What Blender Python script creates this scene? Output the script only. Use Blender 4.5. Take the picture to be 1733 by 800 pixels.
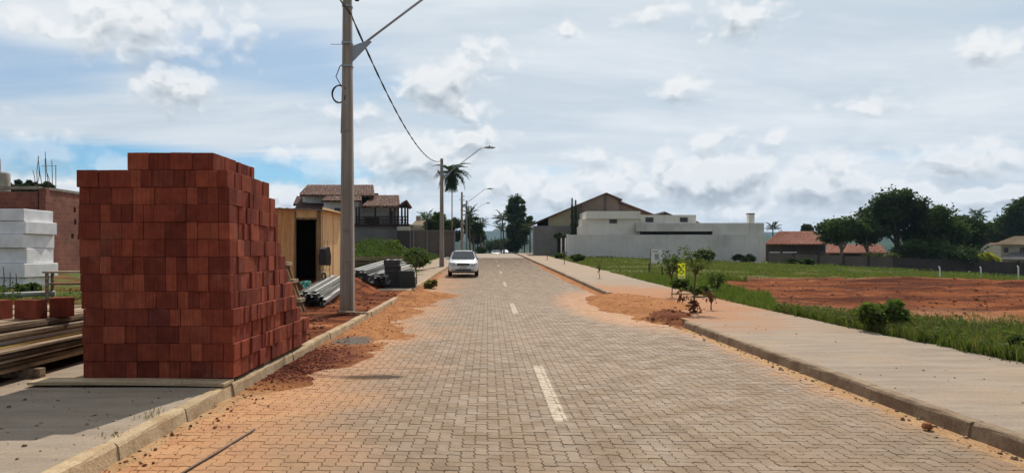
import bpy, math, random
import numpy as np
from mathutils import Vector, Matrix, Quaternion

random.seed(11)
rng = np.random.default_rng(11)
scene = bpy.context.scene
col = scene.collection
for o in list(bpy.data.objects):
    bpy.data.objects.remove(o)

# ------------------------------------------------------------------ camera
EYE = 1.62            # metres above the near road
cam_d = bpy.data.cameras.new('camera')
cam = bpy.data.objects.new('camera', cam_d)
col.objects.link(cam)
cam.location = (0, 0, EYE)
cam.rotation_euler = (math.radians(90), 0, 0)
cam_d.sensor_width = 36.0
cam_d.lens = 36.0 * 1250 / 1733
cam_d.shift_x = 41.5 / 1733
cam_d.shift_y = 28.0 / 1733
cam_d.clip_start = 0.1
cam_d.clip_end = 12000
scene.camera = cam

# ------------------------------------------------------------------ colour management
scene.view_settings.view_transform = 'Standard'
scene.view_settings.look = 'None'
scene.view_settings.gamma = 1.0
scene.view_settings.exposure = 0.0
scene.view_settings.use_curve_mapping = False

SUN_EL = math.radians(45)
SUN_AZ = math.radians(10)     # clockwise from +Y (the road's direction)

# ------------------------------------------------------------------ node helper
class NT:
    def __init__(s, tree):
        s.t = tree
        s.l = tree.links
    def put(s, sock, v):
        if v is None:
            return
        if isinstance(v, bpy.types.NodeSocket):
            s.l.new(v, sock)
        elif isinstance(v, (tuple, list)):
            v = tuple(v)
            if sock.type == 'RGBA' and len(v) == 3:
                v = v + (1.0,)
            sock.default_value = v
        else:
            if sock.type == 'RGBA':
                v = (v, v, v, 1)
            elif sock.type == 'VECTOR':
                v = (v, v, v)
            sock.default_value = v
    def n(s, kind, props=None, **ins):
        nd = s.t.nodes.new(kind)
        for k, v in (props or {}).items():
            setattr(nd, k, v)
        for k, v in ins.items():
            s.put(nd.inputs[k.replace('_', ' ')], v)
        return nd
    def m(s, op, a, b=None, c=None, clamp=False):
        nd = s.t.nodes.new('ShaderNodeMath')
        nd.operation = op
        nd.use_clamp = clamp
        s.put(nd.inputs[0], a); s.put(nd.inputs[1], b); s.put(nd.inputs[2], c)
        return nd.outputs[0]
    def v(s, op, a, b=None):
        nd = s.t.nodes.new('ShaderNodeVectorMath')
        nd.operation = op
        s.put(nd.inputs[0], a); s.put(nd.inputs[1], b)
        return nd.outputs['Value'] if op in ('LENGTH', 'DOT_PRODUCT') else nd.outputs[0]
    def mix(s, f, a, b, mode='MIX'):
        nd = s.t.nodes.new('ShaderNodeMix')
        nd.data_type = 'RGBA'
        nd.blend_type = mode
        s.put(nd.inputs[0], f); s.put(nd.inputs[6], a); s.put(nd.inputs[7], b)
        return nd.outputs[2]
    def ramp(s, f, stops):
        nd = s.t.nodes.new('ShaderNodeValToRGB')
        e = nd.color_ramp.elements
        while len(e) > 1:
            e.remove(e[-1])
        for i, (p, c) in enumerate(stops):
            q = e[0] if i == 0 else e.new(p)
            q.position = p
            q.color = (c, c, c, 1) if isinstance(c, (int, float)) else tuple(c) + (1,)
        s.put(nd.inputs[0], f)
        return nd.outputs[0]
    def sm(s, x, a, b, lo=0.0, hi=1.0):
        nd = s.t.nodes.new('ShaderNodeMapRange')
        nd.interpolation_type = 'SMOOTHSTEP'
        s.put(nd.inputs[0], x)
        for i, q in enumerate((a, b, lo, hi)):
            s.put(nd.inputs[i + 1], q)
        return nd.outputs[0]
    def noise(s, vec, scale, detail=4.0, rough=0.55, dist=0.0):
        nd = s.n('ShaderNodeTexNoise', None, Vector=vec, Scale=scale, Detail=detail, Roughness=rough, Distortion=dist)
        return nd.outputs[0]
    def noisec(s, vec, scale, detail=3.0):
        nd = s.n('ShaderNodeTexNoise', None, Vector=vec, Scale=scale, Detail=detail)
        return nd.outputs[1]
    def xyz(s, vec):
        nd = s.n('ShaderNodeSeparateXYZ', None, Vector=vec)
        return nd.outputs[0], nd.outputs[1], nd.outputs[2]
    def cxyz(s, x, y, z=0.0):
        nd = s.t.nodes.new('ShaderNodeCombineXYZ')
        s.put(nd.inputs[0], x); s.put(nd.inputs[1], y); s.put(nd.inputs[2], z)
        return nd.outputs[0]

# ------------------------------------------------------------------ world: sky with veil and cumulus
world = bpy.data.worlds.new('World')
scene.world = world
world.use_nodes = True
wt = world.node_tree
wt.nodes.clear()
W = NT(wt)
sky = W.n('ShaderNodeTexSky', {'sky_type': 'NISHITA', 'sun_disc': False, 'sun_elevation': SUN_EL,
                               'sun_rotation': SUN_AZ, 'altitude': 900.0, 'dust_density': 1.0, 'ozone_density': 1.3})
dirv = W.n('ShaderNodeTexCoord').outputs['Generated']
dx, dy, dz = W.xyz(dirv)
az = W.m('ARCTAN2', dx, dy)
el = W.m('ARCSINE', dz)
pos = W.cxyz(az, el, 0.0)
# high thin veil, drawn on a flat layer overhead so that it stretches towards the horizon
dzp = W.m('ADD', W.m('MAXIMUM', dz, 0.0), 0.14)
lay = W.cxyz(W.m('DIVIDE', dx, dzp), W.m('DIVIDE', dy, dzp), 0.0)
vn = W.noise(lay, 0.75, 6.0, 0.55, 0.6)
vn2 = W.noise(W.v('MULTIPLY', lay, (0.35, 1.0, 1.0)), 1.9, 5.0, 0.6, 0.4)
vn3 = W.noise(W.v('ADD', W.v('MULTIPLY', lay, (0.5, 0.8, 1.0)), (3.1, 1.7, 0.0)), 0.9, 5.0, 0.6, 1.0)
vsum = W.m('ADD', W.m('MULTIPLY', vn, 0.65), W.m('MULTIPLY', vn2, 0.35))
# thin cloud scatters sunlight forward: it is brightest towards the sun and thinner-looking away from it
cs = W.v('DOT_PRODUCT', dirv, (math.sin(SUN_AZ) * math.cos(SUN_EL), math.cos(SUN_AZ) * math.cos(SUN_EL), math.sin(SUN_EL)))
fwd = W.sm(cs, -0.4, 0.85)
veil = W.sm(W.m('ADD', vsum, W.m('MULTIPLY', W.sm(cs, 0.35, 0.8), 0.16)), 0.30, 0.62, 0.30, 0.97)
def az_el(px, py):
    a = math.atan((px - 825) / 1250)
    return a, math.atan((428 - py) / 1250 * math.cos(a))
def gap(px, py, w, h, strength):
    a, e = az_el(px, py)
    d = W.v('LENGTH', W.v('DIVIDE', W.v('SUBTRACT', pos, (a, e, 0)), (w / 1250, h / 1250, 1)))
    return W.sm(W.m('ADD', d, W.m('MULTIPLY', W.m('SUBTRACT', vn2, 0.5), 1.6)), 0.3, 1.1, strength, 0.0)
gaps = None
for g in [(110, 262, 330, 36, 1.0), (500, 285, 170, 36, 0.95), (430, 95, 280, 75, 0.45), (1560, 262, 130, 10, 0.2),
          (-40, 110, 260, 60, 0.45), (640, 300, 80, 25, .35), (930, 290, 60, 14, .3)]:
    q = gap(*g)
    gaps = q if gaps is None else W.m('MAXIMUM', gaps, q)
veil = W.m('MULTIPLY', veil, W.m('SUBTRACT', 1.0, gaps))
veil_col = W.mix(W.sm(W.m('ADD', W.m('MULTIPLY', vn2, .5), W.m('MULTIPLY', vn3, .5)), 0.36, 0.62), (6.0, 6.85, 7.55), (8.3, 8.65, 8.95))
fw = W.m('ADD', 0.50, W.m('MULTIPLY', fwd, 0.50))
veil_col = W.v('MULTIPLY', veil_col, W.cxyz(fw, fw, fw))
base = W.mix(veil, W.v('MULTIPLY', sky.outputs[0], (0.48, 0.79, 0.95)), veil_col)
# cumulus: single clouds, their outline and billows from noise
CL = [(300, 145, 85, 44, .0), (230, 45, 190, 66, .1), (110, 50, 140, 36, .30), (420, 40, 90, 50, .5), (745, 148, 85, 50, -.15), (792, 188, 55, 28, .05),
      (808, 236, 60, 28, -.15), (700, 275, 105, 52, -.2), (560, 290, 75, 34, .0), (470, 272, 65, 26, .1), (640, 315, 110, 32, 0),
      (1195, 300, 125, 50, -.25), (1268, 292, 70, 44, -.05), (1085, 320, 75, 28, 0), (1375, 314, 80, 38, -.15), (1437, 308, 58, 40, -.2),
      (1640, 272, 90, 28, -.1), (1695, 78, 70, 36, .15), (1310, 236, 34, 18, .12), (1200, 240, 44, 28, .12), (1250, 35, 95, 60, .22),
      (40, 268, 115, 42, 0), (200, 284, 60, 24, .05), (985, 266, 48, 22, .05), (1035, 314, 70, 34, -.15), (950, 330, 95, 30, 0),
      (870, 315, 80, 32, 0), (1150, 150, 60, 40, .25), (955, 48, 55, 28, .25), (1540, 322, 110, 26, .05), (1640, 335, 120, 22, .05),
      (1250, 350, 150, 24, .05), (480, 330, 80, 34, 0), (30, 300, 100, 24, 0), (1740, 320, 80, 24, .05), (-200, 200, 200, 70, .2),
      (2000, 230, 160, 70, .1), (1100, 20, 90, 30, .3), (820, 90, 110, 40, .42), (600, 200, 120, 40, .45), (1480, 180, 160, 40, .5)]
warp = W.v('MULTIPLY', W.v('SUBTRACT', W.noisec(pos, 9.0, 3.0), (0.5, 0.5, 0.5)), (0.055, 0.035, 0.0))
warp2 = W.v('MULTIPLY', W.v('SUBTRACT', W.noisec(pos, 34.0, 3.0), (0.5, 0.5, 0.5)), (0.022, 0.016, 0.0))
def cloud_field(shift):
    p = W.v('ADD', W.v('ADD', W.v('ADD', pos, warp), warp2), (0.0, shift, 0.0))
    f = None
    for (px, py, w, h, pen) in CL:
        a, e = az_el(px, py)
        d = W.v('LENGTH', W.v('MULTIPLY', W.v('SUBTRACT', p, (a, e, 0)), (1250 / w, 1250 / h, 0)))
        d = W.m('ADD', d, pen) if pen else d
        f = d if f is None else W.m('MINIMUM', f, d)
    f = W.m('SUBTRACT', 1.0, f)
    pw = W.v('MULTIPLY', p, (1.0, 1.35, 1.0))
    nn = W.noise(pw, 20.0, 7.0, 0.55, 0.15)
    vo = W.n('ShaderNodeTexVoronoi', {'feature': 'SMOOTH_F1', 'voronoi_dimensions': '2D'}, Vector=W.v('ADD', pw, W.v('MULTIPLY', W.v('SUBTRACT', W.noisec(pw, 40.0, 2.0), (.5, .5, .5)), (.012, .012, 0))), Scale=30.0, Smoothness=0.35).outputs['Distance']
    vo2 = W.n('ShaderNodeTexVoronoi', {'feature': 'SMOOTH_F1', 'voronoi_dimensions': '2D'}, Vector=pw, Scale=75.0, Smoothness=0.35).outputs['Distance']
    nn = W.m('ADD', W.m('MULTIPLY', nn, 0.62), W.m('ADD', W.m('MULTIPLY', W.m('SUBTRACT', 0.95, vo), 0.26), W.m('MULTIPLY', W.m('SUBTRACT', 0.95, vo2), 0.12)))
    # low bank of small clouds along the skyline
    e2 = W.xyz(p)[1]
    bank = W.sm(e2, 0.045, 0.16, 0.28, -0.72)
    f = W.m('MAXIMUM', f, bank)
    return W.m('ADD', f, W.m('MULTIPLY', W.m('SUBTRACT', nn, 0.5), 2.4))
f0 = cloud_field(0.0)
f1 = cloud_field(0.016)
cm = W.m('MULTIPLY', W.sm(f0, -0.08, 0.82), W.m('SUBTRACT', 1.0, W.m('MULTIPLY', gaps, 0.55)))
sh = W.m('ADD', W.m('MULTIPLY', W.m('SUBTRACT', f0, f1), 1.2), 0.64, clamp=True)
thick = W.sm(f0, 0.35, 1.0)
sh = W.m('SUBTRACT', sh, W.m('MULTIPLY', thick, 0.26), clamp=True)
ccol = W.ramp(sh, [(0.0, (4.3 / 10, 4.8 / 10, 5.3 / 10)), (0.45, (0.70, 0.745, 0.775)), (0.8, (0.93, 0.945, 0.95)), (1.0, (1.0, 1.0, 0.99))])
ccol = W.v('MULTIPLY', ccol, (9.6, 9.6, 9.6))
skyc = W.mix(W.m('MULTIPLY', cm, 0.93), base, ccol)
# haze whitens the last degrees above the horizon; below it the ground colour of the far land
low = W.sm(el, 0.0, 0.06, 0.40, 0.0)
skyc = W.mix(low, skyc, (7.6, 8.1, 8.4))
bg = W.n('ShaderNodeBackground', None, Color=skyc, Strength=0.1)
wo = wt.nodes.new('ShaderNodeOutputWorld')
wt.links.new(bg.outputs[0], wo.inputs[0])
try:
    world.cycles.sampling_method = 'MANUAL'
    world.cycles.sample_map_resolution = 1024
except Exception:
    pass

# ------------------------------------------------------------------ sun
sun_d = bpy.data.lights.new('sun', 'SUN')
sun_d.energy = 4.9
sun_d.angle = math.radians(0.6)
sun_d.color = (1.0, 0.93, 0.82)
sun = bpy.data.objects.new('sun', sun_d)
col.objects.link(sun)
to_sun = Vector((math.sin(SUN_AZ) * math.cos(SUN_EL), math.cos(SUN_AZ) * math.cos(SUN_EL), math.sin(SUN_EL)))
sun.rotation_euler = to_sun.to_track_quat('Z', 'Y').to_euler()
sun.location = to_sun * 60

# ------------------------------------------------------------------ numeric helpers
def hash2(ix, iy, seed):
    h = (ix.astype(np.int64) * 374761393 + iy.astype(np.int64) * 668265263 + seed * 974711) & 0x7fffffff
    h = (h ^ (h >> 13)) * 1274126177 & 0x7fffffff
    h = (h ^ (h >> 16)) & 0x7fffffff
    return (h % 100003) / 100003.0
def vnoise(x, y, seed=0):
    x = np.asarray(x, float); y = np.asarray(y, float)
    ix = np.floor(x); iy = np.floor(y)
    fx = x - ix; fy = y - iy
    fx = fx * fx * (3 - 2 * fx); fy = fy * fy * (3 - 2 * fy)
    a = hash2(ix, iy, seed); b = hash2(ix + 1, iy, seed)
    c = hash2(ix, iy + 1, seed); d = hash2(ix + 1, iy + 1, seed)
    return (a * (1 - fx) + b * fx) * (1 - fy) + (c * (1 - fx) + d * fx) * fy
def fbm(x, y, seed=0, oct=4):
    s = 0; a = 0.5; f = 1.0; t = 0
    for k in range(oct):
        s = s + a * vnoise(np.asarray(x) * f, np.asarray(y) * f, seed + k * 17)
        t += a; a *= 0.5; f *= 2.03
    return s / t
def sstep(x, a, b):
    t = np.clip((np.asarray(x, float) - a) / (b - a), 0, 1)
    return t * t * (3 - 2 * t)
def softplus(x, w):
    return w * np.logaddexp(0, np.asarray(x, float) / w)

# ------------------------------------------------------------------ lie of the land
RL, RR = -2.87, 4.23           # road edges
KW = 0.13                      # kerb width
SWR = 7.2                      # inner edge of the right pavement
SWL = -5.55                    # inner edge of the left pavement
def zr(Y):
    Y = np.asarray(Y, float)
    return 0.017 * softplus(Y - 21.6, 4.0) - 0.017 * softplus(Y - 112, 5.0) - 0.02 * softplus(Y - 150, 10.0) + 0.02 * softplus(Y - 700, 20.0) * 1.0
def ground(X, Y):
    X = np.asarray(X, float); Y = np.asarray(Y, float)
    z = zr(Y)
    d = np.maximum(X - SWR, 0)
    dc = np.minimum(d, 75)
    zrt = z + 0.10 - sstep(Y, 15, 60) * (0.02 * dc + 0.00045 * dc * dc) * (1 - 0.5 * sstep(Y, 110, 300))
    e = np.maximum(-3.0 - X, 0)
    zl = z + 0.12 + 0.52 * sstep(Y, 20.6, 24.0) * sstep(e, 0.9, 2.2) * (1 - sstep(e, 5.6, 7.6)) * (1 - sstep(Y, 34, 50)) \
        + 0.30 * sstep(Y, 13, 22) * sstep(e, 4.5, 8) * (1 - sstep(Y, 60, 90))
    zz = np.where(X > 1, zrt, zl)
    inroad = sstep(X, -3.0, -2.95) * (1 - sstep(X, 7.0, 7.08))
    return zz * (1 - inroad) + (z - 0.2) * inroad
def gz(x, y):
    return float(ground(np.array([x]), np.array([y]))[0])
def at(px, py, Y):
    """photo pixel at distance Y along the road -> metres"""
    return Vector(((px - 825) * Y / 1250, Y, EYE - (py - 428) * Y / 1250))

# ------------------------------------------------------------------ mesh helpers
def fast_mesh(name, V, F, smooth=False):
    """V (n,3); F (m,k) array with one k"""
    V = np.asarray(V, np.float32); F = np.asarray(F, np.int32)
    me = bpy.data.meshes.new(name)
    me.vertices.add(len(V)); me.vertices.foreach_set('co', V.ravel())
    m, k = F.shape
    me.loops.add(m * k); me.loops.foreach_set('vertex_index', F.ravel())
    me.polygons.add(m)
    me.polygons.foreach_set('use_smooth', np.full(m, bool(smooth)))
    me.polygons.foreach_set('loop_start', np.arange(0, m * k, k, dtype=np.int32))
    me.polygons.foreach_set('loop_total', np.full(m, k, np.int32))
    me.update(calc_edges=True)
    return me
def link(name, me, mat, parent=None, loc=None, rot=None):
    o = bpy.data.objects.new(name, me)
    col.objects.link(o)
    if mat is not None and len(me.materials) == 0:
        me.materials.append(mat)
    if parent is not None:
        o.parent = parent
    if loc is not None:
        o.location = loc
    if rot is not None:
        o.rotation_euler = rot
    return o
def tag(o, label=None, cat=None, group=None, kind=None):
    if label: o['label'] = label
    if cat: o['category'] = cat
    if group: o['group'] = group
    if kind: o['kind'] = kind
    return o
def thing(name, label, cat, loc, rz=0.0, group=None):
    o = bpy.data.objects.new(name, None)
    col.objects.link(o)
    o.empty_display_size = 0.2
    o.location = loc
    o.rotation_euler = (0, 0, rz)
    return tag(o, label, cat, group)
class MB:
    def __init__(s):
        s.v = []; s.f = []; s.sm = []
    def add(s, vs, fs, smooth=False):
        b = len(s.v)
        s.v += [tuple(q) for q in vs]
        s.f += [tuple(i + b for i in f) for f in fs]
        s.sm += [smooth] * len(fs)
        return s
    def box(s, c, size, rot=None, bev=0.0):
        hx, hy, hz = size[0] / 2, size[1] / 2, size[2] / 2
        if bev > 0:
            b = min(bev, hx * .9, hy * .9, hz * .9)
            vs = []
            for z, i in ((-hz, b), (-hz + b, 0), (hz - b, 0), (hz, b)):
                x, y = hx - i, hy - i
                bb = b
                vs += [(x - bb, -y, z), (x, -y + bb, z), (x, y - bb, z), (x - bb, y, z), (-x + bb, y, z), (-x, y - bb, z), (-x, -y + bb, z), (-x + bb, -y, z)]
            fs = [tuple(range(7, -1, -1)), tuple(range(24, 32))]
            for r in range(3):
                for k in range(8):
                    fs.append((r * 8 + k, r * 8 + (k + 1) % 8, r * 8 + 8 + (k + 1) % 8, r * 8 + 8 + k))
        else:
            vs = [(x, y, z) for z in (-hz, hz) for x, y in ((-hx, -hy), (hx, -hy), (hx, hy), (-hx, hy))]
            fs = [(3, 2, 1, 0), (4, 5, 6, 7), (0, 1, 5, 4), (1, 2, 6, 5), (2, 3, 7, 6), (3, 0, 4, 7)]
        M = rot.to_matrix() if rot is not None and not isinstance(rot, Matrix) else rot
        out = []
        for q in vs:
            q = Vector(q)
            if M is not None:
                q = M @ q
            out.append(q + Vector(c))
        return s.add(out, fs)
    def beam(s, a, b, w, h, up=(0, 0, 1)):
        a = Vector(a); b = Vector(b)
        d = (b - a); L = d.length; d.normalize()
        u = Vector(up)
        x = d.cross(u)
        if x.length < 1e-4:
            x = d.cross(Vector((0, 1, 0)))
        x.normalize(); z = x.cross(d)
        M = Matrix((x, d, z)).transposed()
        return s.box((a + b) / 2, (w, L, h), M)
    def tube(s, pts, rad, n=8, cap=True, smooth=True):
        pts = [Vector(p) for p in pts]
        if not isinstance(rad, (list, tuple)):
            rad = [rad] * len(pts)
        vs = []; fs = []
        prev = None
        for i, p in enumerate(pts):
            if i == 0: d = pts[1] - pts[0]
            elif i == len(pts) - 1: d = pts[-1] - pts[-2]
            else: d = pts[i + 1] - pts[i - 1]
            d.normalize()
            if prev is None:
                x = d.cross(Vector((0, 0, 1)))
                if x.length < 1e-3: x = d.cross(Vector((0, 1, 0)))
            else:
                x = prev - d * prev.dot(d)
            x.normalize(); prev = x
            y = d.cross(x)
            for k in range(n):
                t = 2 * math.pi * k / n
                vs.append(p + (x * math.cos(t) + y * math.sin(t)) * rad[i])
        for i in range(len(pts) - 1):
            for k in range(n):
                fs.append((i * n + k, i * n + (k + 1) % n, (i + 1) * n + (k + 1) % n, (i + 1) * n + k))
        s.add(vs, fs, smooth)
        if cap:
            b = len(s.v) - len(vs)
            s.f.append(tuple(b + k for k in range(n - 1, -1, -1))); s.sm.append(False)
            s.f.append(tuple(b + (len(pts) - 1) * n + k for k in range(n))); s.sm.append(False)
        return s
    def prism(s, poly, axis, a, b):
        """poly of 2D points extruded along axis 'x','y' or 'z' from a to b"""
        n = len(poly)
        def P(u, v, w):
            return {'x': (w, u, v), 'y': (u, w, v), 'z': (u, v, w)}[axis]
        vs = [P(u, v, a) for u, v in poly] + [P(u, v, b) for u, v in poly]
        fs = [tuple(range(n - 1, -1, -1)), tuple(range(n, 2 * n))] + [(k, (k + 1) % n, n + (k + 1) % n, n + k) for k in range(n)]
        return s.add(vs, fs)
    def lathe(s, prof, c=(0, 0, 0), n=16, axis='z', smooth=True):
        vs = []; fs = []
        for r, h in prof:
            for k in range(n):
                t = 2 * math.pi * k / n
                a, b = r * math.cos(t), r * math.sin(t)
                q = {'z': (a, b, h), 'x': (h, a, b), 'y': (a, h, b)}[axis]
                vs.append((q[0] + c[0], q[1] + c[1], q[2] + c[2]))
        for i in range(len(prof) - 1):
            for k in range(n):
                fs.append((i * n + k, i * n + (k + 1) % n, (i + 1) * n + (k + 1) % n, (i + 1) * n + k))
        return s.add(vs, fs, smooth)
    def mesh(s, name):
        me = bpy.data.meshes.new(name)
        me.from_pydata([tuple(q) for q in s.v], [], s.f)
        me.polygons.foreach_set('use_smooth', np.array(s.sm, bool))
        me.update()
        import bmesh
        bm = bmesh.new(); bm.from_mesh(me)
        bmesh.ops.recalc_face_normals(bm, faces=bm.faces)
        bm.to_mesh(me); bm.free()
        return me
    def build(s, name, mat, parent=None, loc=None, rot=None):
        return link(name, s.mesh(name), mat, parent, loc, rot)

def grid_mesh(name, xs, ys, zf, smooth=True):
    X, Y = np.meshgrid(xs, ys)
    Z = zf(X, Y)
    V = np.stack([X.ravel(), Y.ravel(), Z.ravel()], 1)
    nx, ny = len(xs), len(ys)
    i = np.arange(nx - 1)[None, :] + np.arange(ny - 1)[:, None] * nx
    F = np.stack([i, i + 1, i + 1 + nx, i + nx], -1).reshape(-1, 4)
    return fast_mesh(name, V, F, smooth)

# ------------------------------------------------------------------ materials
def new_mat(name):
    m = bpy.data.materials.new(name)
    m.use_nodes = True
    t = m.node_tree
    b = t.nodes['Principled BSDF']
    return m, NT(t), b
def bump(T, b, h, strength=0.4, dist=0.02):
    nd = T.n('ShaderNodeBump', None, Strength=strength, Distance=dist, Height=h)
    T.l.new(nd.outputs[0], b.inputs['Normal'])
def wpos(T):
    return T.n('ShaderNodeNewGeometry').outputs['Position']
def opos(T):
    return T.n('ShaderNodeTexCoord').outputs['Object']
def rnd(T):
    """a random value for each object and each loose piece"""
    a = T.n('ShaderNodeObjectInfo').outputs['Random']
    b = T.n('ShaderNodeNewGeometry').outputs['Random Per Island']
    return T.m('FRACT', T.m('ADD', a, T.m('MULTIPLY', b, 3.7)))
def plain(name, c, rough=0.6, metal=0.0, var=0.15, scale=4.0, bmp=0.15, bscale=60.0, per=0.0, world_space=True, bdist=0.01):
    m, T, b = new_mat(name)
    p = wpos(T) if world_space else opos(T)
    n = T.noise(p, scale, 5.0, 0.6)
    f = T.sm(n, 0.25, 0.75, 1 - var, 1 + var)
    if per:
        f = T.m('MULTIPLY', f, T.m('ADD', 1 - per, T.m('MULTIPLY', rnd(T), 2 * per)))
    T.put(b.inputs['Base Color'], T.v('MULTIPLY', tuple(c), T.cxyz(f, f, f)))
    b.inputs['Roughness'].default_value = rough
    b.inputs['Metallic'].default_value = metal
    if rough > .6 and metal < .1: b.inputs['Specular IOR Level'].default_value = 0.15
    if bmp:
        bump(T, b, T.noise(p, bscale, 4.0, 0.6), bmp, bdist)
    return m
def two(name, c1, c2, scale=2.0, rough=0.85, lo=0.4, hi=0.6, bmp=0.4, bscale=30.0, stretch=None, per=0.0, bdist=0.02, detail=6.0):
    m, T, b = new_mat(name)
    p = wpos(T)
    q = T.v('MULTIPLY', p, stretch) if stretch else p
    n = T.noise(q, scale, detail, 0.6)
    c = T.mix(T.sm(n, lo, hi), c1, c2)
    fine = T.noise(p, scale * 9, 4.0, 0.6)
    f = T.sm(fine, 0.2, 0.8, 0.82, 1.18)
    if per:
        f = T.m('MULTIPLY', f, T.m('ADD', 1 - per, T.m('MULTIPLY', rnd(T), 2 * per)))
    T.put(b.inputs['Base Color'], T.v('MULTIPLY', c, T.cxyz(f, f, f)))
    b.inputs['Roughness'].default_value = rough
    b.inputs['Specular IOR Level'].default_value = 0.12
    if bmp:
        bump(T, b, T.noise(q, bscale, 5.0, 0.65), bmp, bdist)
    return m
def leaf_mat(name, c1, c2, trans=0.35, rough=0.7):
    m, T, b = new_mat(name)
    r = rnd(T)
    n = T.noise(wpos(T), 0.9, 3.0)
    f = T.m('ADD', T.m('MULTIPLY', r, 0.6), T.m('MULTIPLY', n, 0.5), clamp=True)
    c = T.mix(f, c1, c2)
    T.put(b.inputs['Base Color'], c)
    b.inputs['Roughness'].default_value = rough
    b.inputs['Specular IOR Level'].default_value = 0.08
    tr = T.n('ShaderNodeBsdfTranslucent', None, Color=T.v('MULTIPLY', c, (1.15, 1.25, 0.6)))
    mx = T.t.nodes.new('ShaderNodeMixShader')
    mx.inputs[0].default_value = trans
    T.l.new(b.outputs[0], mx.inputs[1]); T.l.new(tr.outputs[0], mx.inputs[2])
    T.l.new(mx.outputs[0], T.t.nodes['Material Output'].inputs[0])
    return m
M = {}
# ================================================================== THE SETTING
def soil_material(name, grass_zones=True):
    m, T, b = new_mat(name)
    p = wpos(T)
    x, y, z = T.xyz(p)
    n1 = T.noise(p, 0.35, 5.0, 0.6)
    n2 = T.noise(p, 2.2, 6.0, 0.65)
    n3 = T.noise(T.v('MULTIPLY', p, (0.07, 0.8, 1.0)), 1.3, 6.0, 0.68)
    red = T.mix(T.sm(n3, 0.40, 0.57), (0.075, 0.020, 0.008), (0.200, 0.058, 0.019))
    red = T.mix(T.sm(T.m('ADD', T.m('MULTIPLY', n3, 0.6), T.m('MULTIPLY', n2, 0.4)), 0.53, 0.70), red, (0.36, 0.160, 0.068))
    grass = T.mix(T.sm(n2, 0.3, 0.7), (0.060, 0.085, 0.024), (0.12, 0.135, 0.042))
    grass = T.mix(T.sm(n1, 0.46, 0.66), grass, (0.20, 0.135, 0.060))
    # bare lot on the right: a band across the field
    wob = T.m('MULTIPLY', T.m('SUBTRACT', n1, 0.5), 5.0)
    wob2 = T.m('MULTIPLY', T.m('SUBTRACT', n2, 0.5), 2.0)
    yy = T.m('ADD', y, T.m('ADD', wob, wob2))
    xx = T.m('ADD', x, T.m('ADD', wob, wob2))
    back = T.m('ADD', 34.5, T.m('MULTIPLY', T.m('SUBTRACT', x, 8.0), 0.08))
    band = T.m('MULTIPLY', T.sm(yy, 14.2, 15.8), T.sm(T.m('SUBTRACT', yy, back), 0.2, 2.6, 1.0, 0.0))
    lot = T.m('MULTIPLY', band, T.sm(xx, 7.6, 9.6))
    # building site on the left
    site = T.m('MULTIPLY', T.sm(xx, -9.5, -6.5), T.sm(yy, 33.0, 30.0))
    site = T.m('MULTIPLY', site, T.sm(x, 0.0, -1.0))
    site2 = T.m('MULTIPLY', T.sm(n1, 0.42, 0.6), T.m('MULTIPLY', T.sm(x, 0.0, -1.0), T.sm(yy, 40.0, 30.0)))
    bare = T.m('MAXIMUM', lot, T.m('MAXIMUM', site, site2))
    c = T.mix(bare, grass, red)
    tan = T.m('MULTIPLY', lot, T.m('MULTIPLY', T.sm(yy, 21.0, 16.5), T.sm(xx, 14.0, 9.0, .35, 1.0)))
    c = T.mix(T.m('MULTIPLY', tan, T.sm(n2, .3, .6, .3, .95)), c, (0.40, 0.215, 0.115))
    f = T.sm(T.noise(p, 14.0, 5.0, 0.65), 0.25, 0.75, 0.78, 1.22)
    T.put(b.inputs['Base Color'], T.v('MULTIPLY', c, T.cxyz(f, f, f)))
    b.inputs['Roughness'].default_value = 0.95
    b.inputs['Specular IOR Level'].default_value = 0.04
    bump(T, b, T.noise(p, 12.0, 6.0, 0.7), 0.7, 0.06)
    return m
M['soil'] = soil_material('soil')

def relief(X, Y):
    lot = sstep(X, 8, 11) * sstep(Y, 15, 17) * (1 - sstep(Y, 38, 42))
    r = (fbm(X * 0.09, Y * 0.7, 3, 4) - 0.5) * 0.42 + (fbm(X * 0.9, Y * 1.6, 9, 4) - 0.5) * 0.30
    back = 34.5 + (X - 8) * 0.08
    r2 = 0.10 * np.exp(-((Y - back - 0.6 * np.sin(X * .4)) / 1.3) ** 2) * (0.6 + 0.8 * fbm(X * .5, Y * .3, 5, 3)) * sstep(X, 12, 16)
    site = (1 - sstep(X, -3.6, -3.1)) * (1 - sstep(Y, 40, 60)) * sstep(Y, 11.8, 12.5)
    r3 = (fbm(X * 1.1, Y * 1.1, 21, 4) - 0.5) * 0.16
    far = (fbm(X * .2, Y * .2, 33, 3) - .5) * .25 * sstep(X, 8, 12) * sstep(Y, 36, 45) * (1 - sstep(Y, 80, 83))
    return lot * r + r2 * sstep(Y, 20, 30) + site * r3 + far
def gsurf(X, Y):
    return ground(X, Y) + relief(np.asarray(X, float), np.asarray(Y, float))
def gs(x, y):
    return float(gsurf(np.array([x]), np.array([y]))[0])
def spread(a, b, s0, g):
    out = [a]; s = s0
    sign = 1 if b > a else -1
    while abs(out[-1] - b) > s and len(out) < 400:
        out.append(out[-1] + sign * s); s *= g
    out.append(b)
    return out
xs = sorted(set(spread(-26, -3000, 1.5, 1.25)[1:] + list(np.arange(-26, -9, 0.6)) + list(np.arange(-9, -3.05, 0.22)) + [-3.0, -2.95, 7.0, 7.08]
                + list(np.arange(7.3, 46, 0.3)) + spread(46, 3000, 0.6, 1.22)))
ys = sorted(set(list(np.arange(-12, 3, 1.5)) + list(np.arange(3, 46, 0.28)) + spread(46, 5200, 0.5, 1.09)))
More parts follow.
